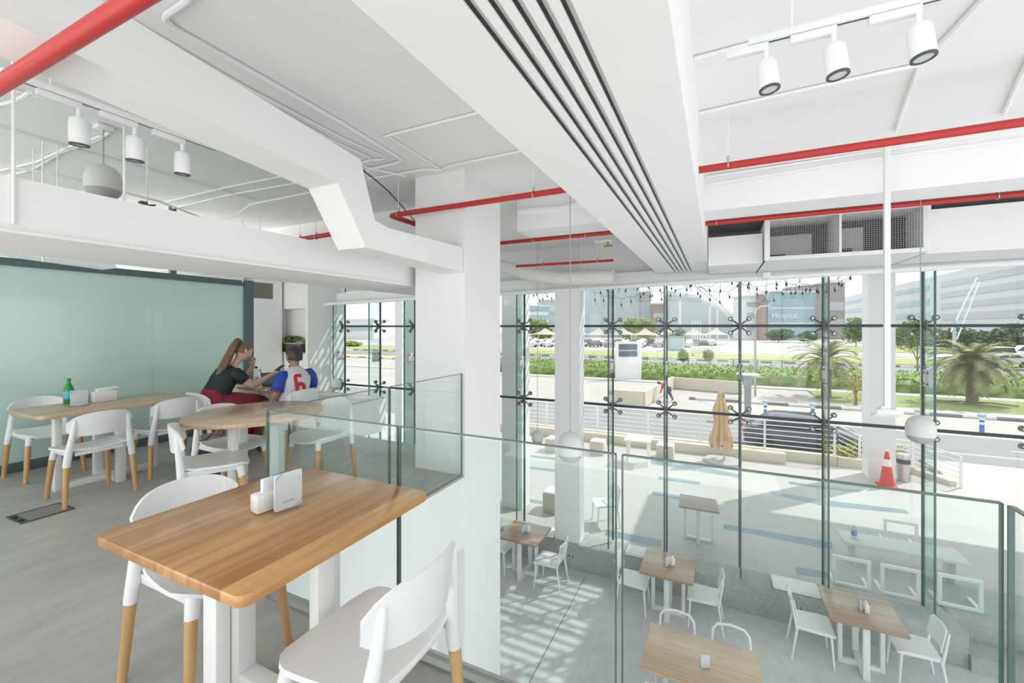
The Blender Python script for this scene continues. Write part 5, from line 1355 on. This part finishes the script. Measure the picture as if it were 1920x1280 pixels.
PALM = mat('palm_green', (.20, .24, .09), .7, noise=(.40, .38, .17), scale=1.5)
PBARK = mat('palm_bark', (.28, .21, .15), .95, noise=(.46, .37, .28), scale=9, bump=.6)
def palm(lab, x, y, th, L_, nf):
    t = thing('palm_tree', lab, 'palm', (x, y, GZ), 0, 'palm trees along the road')
    pr = [(.34, 0), (.30, .1)]; z = .1
    while z < th:
        pr += [(.235, z + .02), (.275, z + .075)]; z += .09
    pr += [(.30, th + .05), (.22, th + .2), (.002, th + .3)]
    MB().lathe(pr, n=18).out('trunk', PBARK, t)
    for k in range(nf):
        a = k * 2.39996 + RND.uniform(-.2, .2); el = 1.35 - 1.6 * (k / nf) + RND.uniform(-.1, .1)
        f_ = MB(); d = Vector((math.cos(a), math.sin(a), 0)); pts = []; p_ = Vector((0, 0, th + .18)); e_ = el
        for s_ in range(13):
            pts.append(p_.copy()); st = L_ / 12
            p_ = p_ + (d * math.cos(e_) + Vector((0, 0, 1)) * math.sin(e_)) * st; e_ -= .13
        f_.tube(pts, [.022 - .0015 * i for i in range(13)], 5)
        sd = Vector((-d.y, d.x, 0))
        for s_ in range(2, 12):
            for h2 in range(4):
                for sg in (-1, 1):
                    u = s_ + h2 / 4; i0 = min(int(u), 11); q = pts[i0].lerp(pts[i0 + 1], u - i0) if i0 < 12 else pts[12]
                    tg = (pts[i0 + 1] - pts[i0]).normalized(); ll = L_ * .22 * (1 - .55 * abs(u / 12 - .35))
                    tip = q + (tg * .75 + sd * sg * .75 + Vector((0, 0, .25 - .3 * RND.random()))) * ll
                    w_ = tg * .030
                    f_.face([q - w_, q + w_, tip]); 
        f_.out('frond', PALM, t, smooth=0)
    return t
p = W(1823, 757, z=GZ); palm('bushy date palm with a thick trunk on the lawn at the right', p.x, p.y, 2.0, 2.2, 60)
p = W(1549, 745, z=GZ); palm('date palm with wide fronds behind the glass fin left of the outdoor column', p.x, p.y, 2.0, 2.3, 30)
p = W(1823, 757, z=GZ)
tag(MB().tube([(p.x - 1.7, p.y - .5, GZ + .12), (p.x - .6, p.y - .6, GZ + .18), (p.x + .6, p.y - .55, GZ + .17), (p.x + 1.5, p.y - .7, GZ + .1)], .035, 6).out('irrigation_hose', mat('hose_brown', (.25, .18, .14), .8)), 'dark irrigation hose lying around the right palm', 'hose')

# vehicles
def car(lab, body_m, suv=False, group=None, cat='car'):
    t = thing('car', lab, cat, (0, 0, 0), 0, group)
    h_ = 1.75 if suv else 1.42
    pr = [(-2.2, .35), (-2.22, .75), (-2.1, .95), (-1.55, h_ - .12) if suv else (-1.5, 1.0), (-1.2, h_), (.55, h_), (1.15, 1.0), (2.05, .82), (2.2, .6), (2.2, .35)]
    M_ = Matrix(((1, 0, 0, 0), (0, 0, -1, 0), (0, 1, 0, 0), (0, 0, 0, 1)))
    MB().prism(pr[:3] + [(-1.9, 1.0), (1.2, 1.0)] + pr[7:], -.88, .88, .06, M_).out('body', body_m, t)
    MB().prism([(-1.9 if suv else -1.75, .99), (-1.7 if suv else -1.1, h_ - .04), (-1.2 if suv else -.9, h_), (.45, h_), (1.18, .99)], -.76, .76, .10, M_).out('cabin', body_m, t)
    MB().prism([(-1.78 if suv else -1.5, 1.04), (-1.6 if suv else -1.0, h_ - .12), (.36, h_ - .12), (.98, 1.04)], -.775, .775, 0, M_).out('side_window', mat('car_glass', (.05, .06, .07), .1), t)
    for sx in (-1.4, 1.38):
        for sy in (-.8, .8):
            MB().cyl((sx, sy - .1, .33), (sx, sy + .1, .33), .33, .33, 20).out('wheel', BLACK, t)
    MB().bb(-2.24, -2.18, -.8, -.5, .68, .82, .01).bb(-2.24, -2.18, .5, .8, .68, .82, .01).out('tail_light', mat('tail_red', (.6, .03, .02), .3), t)
    return freeze(t)
c1 = car('dark blue car on the road behind the terrace railing', mat('car_paint_dark', (.08, .095, .12), .15)); c1.location = (2.55, 17.5, GZ); c1.scale = (.78, .92, .86)
p = W(1903, 671, z=GZ); c2 = car('white off-road car parked at the far right', mat('car_paint_white', (.80, .80, .80), .25), True); c2.location = (p.x + 1.0, p.y, GZ); c2.rotation_euler = (0, 0, math.radians(175))
p = W(1876, 688, z=GZ); c3 = car('silver car half hidden behind the right palm fronds', mat('car_paint_silver', (.55, .57, .58), .25)); c3.location = (p.x, p.y, GZ); c3.rotation_euler = (0, 0, math.radians(205))
p = W(1878, 678, z=GZ); c4 = dup(c2, (p.x + .5, p.y + 3, GZ), math.radians(178), 'white car between the palm and the white off-road car')
pk = [car('', mat('parked_dark', (.12, .13, .14), .3)), car('', mat('parked_grey', (.40, .41, .42), .3)), car('', mat('parked_white', (.70, .70, .70), .3))]
usedp = set()
for i in range(26):
    j = RND.randrange(3); px = 975 + i * 14.2 if i < 17 else 1222 + (i - 17) * 14
    p = W(px, 650 - (i % 2) * 3, z=GZ)
    o = pk[j] if j not in usedp else dup(pk[j], (0, 0, 0))
    usedp.add(j); o.location = (p.x, p.y, GZ); o.rotation_euler = (0, 0, math.radians(90 + RND.uniform(-4, 4)))
    o['label'] = ['dark', 'grey', 'white'][j] + ' car parked in the far row beneath the shade tents'; o['group'] = ['dark', 'grey', 'white'][j] + ' cars in the far parking row'
for k, j in enumerate((0, 1, 2)):
    if j not in usedp:
        o = pk[j]; o.location = W(960 + k * 12, 650, z=GZ); o['label'] = ['dark', 'grey', 'white'][j] + ' car parked at the near end of the far row'

# shade tents
TENT = mat('tent_fabric', (.80, .76, .70), .8)
def tent():
    t = thing('shade_tent', '', 'shade tent', (0, 0, 0), 0, 'pale shade tents over the far car park')
    b_ = bmesh.new(); A_ = [(-2.8, -2.2, 2.4), (2.8, -2.2, 2.4), (2.8, 2.2, 2.4), (-2.8, 2.2, 2.4)]
    vs = [b_.verts.new(q_) for q_ in A_]; m2 = [b_.verts.new((x * .45, y * .45, 3.0)) for x, y, z in A_]; tp = b_.verts.new((0, 0, 4.0))
    for k in range(4): b_.faces.new((vs[k], vs[(k + 1) % 4], m2[(k + 1) % 4], m2[k])); b_.faces.new((m2[k], m2[(k + 1) % 4], tp))
    bmesh.ops.solidify(b_, geom=list(b_.faces), thickness=.05)
    mb = MB(); mb._add(b_); mb.out('canopy', TENT, t)
    for x, y, z in A_: MB().cyl((x, y, 0), (x, y, 2.4), .07, .07, 8).out('post', METALW, t)
    return freeze(t)
TN = tent()
for i, (px, f, lab) in enumerate(((975, 104, 'furthest left beside the column glass'), (1022, 108, 'left of the square facade column'), (1078, 104, 'behind the square facade column'), (1122, 102, 'right of the square facade column'), (1168, 106, 'above the monument sign'), (1210, 100, 'right of the monument sign'), (1255, 106, 'under the pale trees'), (1300, 100, 'next to the olive tree'), (1342, 104, 'furthest right below the slanted truss'))):
    p = W(px, 640, f=f); o = TN if i == 0 else dup(TN, (0, 0, 0)); o.location = (p.x, p.y, GZ); o['label'] = 'pale shade tent in the far car park ' + lab

# monument sign, white board, kiosk
p = W(1178, 711, z=GZ)
t = thing('monument_sign', 'tall white sign pillar with two dark display panels', 'sign', (p.x, p.y, GZ), YAW)
MB().bb(-1.02, 1.02, -.2, .2, 0, 3.05, .02).out('pillar', METALW, t)
MB().bb(-.82, .66, -.23, -.19, 1.85, 2.30).bb(-.82, .66, -.23, -.19, 2.38, 2.86).out('display_panel', mat('panel_dark', (.12, .17, .19), .2), t, smooth=0)
p = W(1316, 668, z=GZ)
t = thing('sign_board', 'low white roadside board beyond the fence', 'sign', (p.x, p.y, GZ))
MB().bb(-1.5, 1.5, -.1, .1, .35, 1.5, .02).out('board', METALW, t); MB().bb(-1.3, -1.1, -.08, .08, 0, .35).bb(1.1, 1.3, -.08, .08, 0, .35).out('leg', GREY, t)
p = W(1266, 657, z=GZ)
t = thing('site_cabin', 'small grey cabin in the far car park', 'cabin', (p.x, p.y, GZ))
MB().bb(-1.5, 1.5, -1, 1, 0, 2.4, .05).out('walls', mat('cabin_grey', (.50, .57, .57), .6), t); MB().bb(-1.6, 1.6, -1.1, 1.1, 2.4, 2.55).out('roof', GREY, t)
# bending person in red
p = W(1252, 752, z=GZ)
pr_ = thing('person', 'distant person in a red top and grey trousers bending down', 'person', (p.x, p.y, GZ))
L0 = Vector((p.x, p.y, GZ)); B_ = lambda x, y, z: L0 + Vector((x, y, z))
P = {'pelvis': (B_(.06, 0, .80), .13), 'waist': (B_(-.02, 0, .92), .125), 'chest': (B_(-.18, -.02, 1.02), .15), 'neck': (B_(-.34, -.03, 1.04), .06), 'head': (B_(-.44, -.04, 1.02), .09), 'crown': (B_(-.52, -.04, .98), .08)}
E = chain('pelvis', 'waist', 'chest', 'neck', 'head', 'crown')
for s_, n in ((1, 'a'), (-1, 'b')):
    P[n + 's'] = (B_(-.24, s_ * .17, .98), .06); P[n + 'e'] = (B_(-.30, s_ * .2, .72), .045); P[n + 'w'] = (B_(-.38, s_ * .16, .52), .03); P[n + 'h'] = (B_(-.40, s_ * .15, .44), .04)
    P[n + 't'] = (B_(.05, s_ * .1, .72), .10); P[n + 'k'] = (B_(.02 + s_ * .08, s_ * .11, .44), .068); P[n + 'f'] = (B_(.12 + s_ * .16, s_ * .11, .08), .045); P[n + 'o'] = (B_(.0 + s_ * .16, s_ * .11, .04), .04)
    E += chain('chest', n + 's', n + 'e', n + 'w', n + 'h') + chain('pelvis', n + 't', n + 'k', n + 'f', n + 'o')
skin_mesh('body', P, E, SKINB, pr_, 'pelvis')
PR = {k: (P[k][0], P[k][1] + .02) for k in ('waist', 'chest', 'as', 'ae', 'bs', 'be')}
skin_mesh('red_top', PR, [('waist', 'chest'), ('chest', 'as'), ('as', 'ae'), ('chest', 'bs'), ('bs', 'be')], mat('top_red', (.62, .04, .05), .7), pr_, 'waist')
PR = {k: (P[k][0], P[k][1] + .018) for k in ('pelvis', 'at', 'ak', 'af', 'bt', 'bk', 'bf')}
skin_mesh('grey_trousers', PR, [('pelvis', 'at'), ('at', 'ak'), ('ak', 'af'), ('pelvis', 'bt'), ('bt', 'bk'), ('bk', 'bf')], mat('trouser_grey', (.13, .15, .18), .8), pr_, 'pelvis')
MB().ball(B_(-.48, -.04, 1.03), .098, (1, 1, .9)).out('hair', HAIRK, pr_, True, 180)

# buildings; their pale colours carry the distance haze
BW = mat('building_white', (.74, .75, .76), .7); BTEAL = mat('building_teal_glass', (.28, .45, .50), .25, noise=(.40, .55, .58), scale=.12)
BGREY = mat('building_blue_grey', (.48, .54, .57), .6, noise=(.55, .60, .62), scale=.05); BBRN = mat('building_red_brown', (.40, .29, .27), .7)
BGLS = mat('building_window', (.42, .52, .56), .3); BLIL = mat('building_grey_band', (.55, .56, .60), .4)
def box_building(lab, px0, px1, py, f, m, depth=25, bands=(), bandm=BGLS, name='building', cat='building'):
    a, b_ = W(px0, 613, f=f), W(px1, 613, f=f); h_ = EYE + (613 - py) / F * f
    w_ = (b_ - a).length; c = (a + b_) / 2
    t = thing(name, lab, cat, (c.x, c.y, GZ), YAW)
    MB().bb(-w_ / 2, w_ / 2, 0, depth, 0, h_ - GZ).out('walls', m, t, smooth=0)
    for z0, z1 in bands:
        MB().bb(-w_ / 2 + .4, w_ / 2 - .4, -.12, .05, z0, z1).out('window_band', bandm, t, smooth=0)
    MB().bb(-w_ / 2 - .3, w_ / 2 + .3, -.3, depth + .3, h_ - GZ, h_ - GZ + .5).out('parapet', BW, t, smooth=0)
    return t
box_building('teal glass office building left of the facade column', 984, 1030, 574, 190, BTEAL, 30, ((6, 7.5), (9.5, 11)), BW)
box_building('pale blue-grey tower block behind the teal building', 1015, 1052, 563, 230, BGREY, 30, ((6, 8), (10, 12)))
box_building('large hazy blue-grey building right of the facade column', 1105, 1200, 536, 180, BGREY, 12)
box_building('darker grey wing of the hazy blue-grey building', 1202, 1221, 548, 178, mat('wing_grey', (.38, .43, .46), .6), 12)
box_building('narrow red-brown building beside the slanted roof', 1224, 1246, 570, 176, BBRN, 10, ((4, 6), (8, 10)), BGREY)
hb = box_building('teal glass hospital building with white lettering', 1439, 1528, 548, 140, BTEAL, 10, ((5.2, 5.6), (10.2, 10.6)), BW)
text('Hospital', 2.5, (-2.4, -.25, 7.9 ), mat('sign_white', (.9, .9, .9), .4), hb, 'lettering', depth=.06)
box_building('white and teal stepped wing left of the hospital', 1398, 1426, 556, 142, BW, 8, ((3, 5), (7, 9), (11, 12.5)), BTEAL)
box_building('red-brown strip building joined to the hospital', 1428, 1437.5, 552, 139, BBRN, 8)
box_building('brown tower right of the hospital', 1552, 1584, 530, 150, mat('tower_brown', (.40, .36, .35), .7), 25, ((4, 7), (10, 13)), BLIL)
box_building('white low block at the far left glass', 640, 700, 600, 150, BW, 20, ((3, 5),))
# the banded white building stretching away on the right
t = thing('building', 'long white building with grey window bands on the right', 'building', (62, 180, GZ))
MB().bb(60, 90, 108, 285, GZ, 17.0).out('walls', BW, t, True, 0)
for z0, z1 in ((13.2, 14.8), (10.0, 11.6), (6.9, 8.4), (3.6, 5.4)): MB().bb(59.8, 60.1, 110, 170, z0, z1).out('window_band', BLIL, t, True, 0)
for z0, z1 in ((13.2, 14.6), (8.6, 10.4), (4.4, 6.2)): MB().bb(59.8, 60.1, 178, 280, z0, z1).out('teal_window_band', BTEAL, t, True, 0)
MB().bb(59.6, 60.1, 108, 285, -1.5, .6).out('ground_floor_glazing', BTEAL, t, True, 0)
# arena with the long slanted roof and truss
t = thing('arena', 'large grey arena with a long slanted white roof', 'building', W(1320, 613, f=160) - Vector((0, 0, 4.2)))
a, b_, c = W(1250, 545, f=165), W(1300, 552, f=163), W(1396, 597, f=158)
dv = Vector((-SI, CO, 0)) * 8; dn = Vector((0, 0, -1.2))
v_ = MB()
for A_, B2 in ((a, b_), (b_, c)):
    v_.face([A_, B2, B2 + dv, A_ + dv]); v_.face([A_ + dn, B2 + dn, B2, A_])
v_.out('slanted_roof', BW, t, True, 0)
g_ = lambda q_: Vector((q_.x, q_.y, GZ))
MB().face([g_(a), g_(b_), b_ + dn, a + dn]).face([g_(b_), g_(c), c + dn, b_ + dn]).out('walls', BGREY, t, True, 0)
for px in (1275, 1331, 1345):
    q0 = W(px, 612, f=156); zz = EYE + (613 - (552 + max(0, px - 1300) * .455)) / F * 156 - 1.5
    MB().bb(q0.x - .35, q0.x + .35, q0.y - .6, q0.y - .1, GZ, zz).out('pilaster', BW, t, True, 0)
tr_ = MB()
a, b_ = W(1308, 540, f=140), W(1385, 610, f=140)
for k, off in enumerate(((0, 0, 0), (0, 0, 1.6), (.9, .4, .8))): tr_.tube([a + Vector(off), b_ + Vector(off)], .22, 6)
for k in range(14):
    q0, q1 = a.lerp(b_, k / 14), a.lerp(b_, (k + 1) / 14); tr_.tube([q0, q1 + Vector((0, 0, 1.6))], .1, 5); tr_.tube([q0 + Vector((0, 0, 1.6)), q1 + Vector((.9, .4, .8))], .1, 5)
tag(tr_.out('roof_truss', BW), 'white lattice truss sloping down in front of the arena roof', 'truss')
t = thing('flag_poles', 'cluster of thin white flag poles before the arena', 'flag pole', W(1305, 640, z=GZ)); bpy.data.objects.remove(t)
for i, px in enumerate((1298, 1303, 1308, 1313)):
    p = W(px, 600, f=120)
    tag(MB().cyl((p.x, p.y, GZ), (p.x, p.y, EYE + (613 - 600) / F * 120), .12, .09, 8).out('flag_pole', METALW), 'thin white flag pole in a row of four before the arena', 'flag pole', 'row of four white flag poles')
t = thing('mast', 'white lattice mast leaning on a teal post above the palm', 'mast', W(1790, 686, z=GZ))
o_ = t.location.copy(); f0 = (o_ - Vector((0, 0, EYE))).dot(Vector((-SI, CO, 0)))
MB().tube([W(1783, 622, f=f0), W(1812, 560, f=f0), W(1832, 520, f=f0)], .07, 8).tube([W(1794, 636, f=f0), W(1818, 575, f=f0), W(1836, 528, f=f0)], .07, 8).out('leaning_tube', METALW, t, True)
m_ = MB()
for k in range(7): m_.tube([W(1785 + 7 * k, 618 - 15 * k, f=f0), W(1797 + 6.2 * k, 624 - 15 * k, f=f0)], .03, 6)
m_.out('brace', METALW, t, True)
MB().cyl(o_, W(1789, 600, f=f0), .18, .14, 10).out('post', mat('post_teal', (.42, .55, .55), .5), t, True)
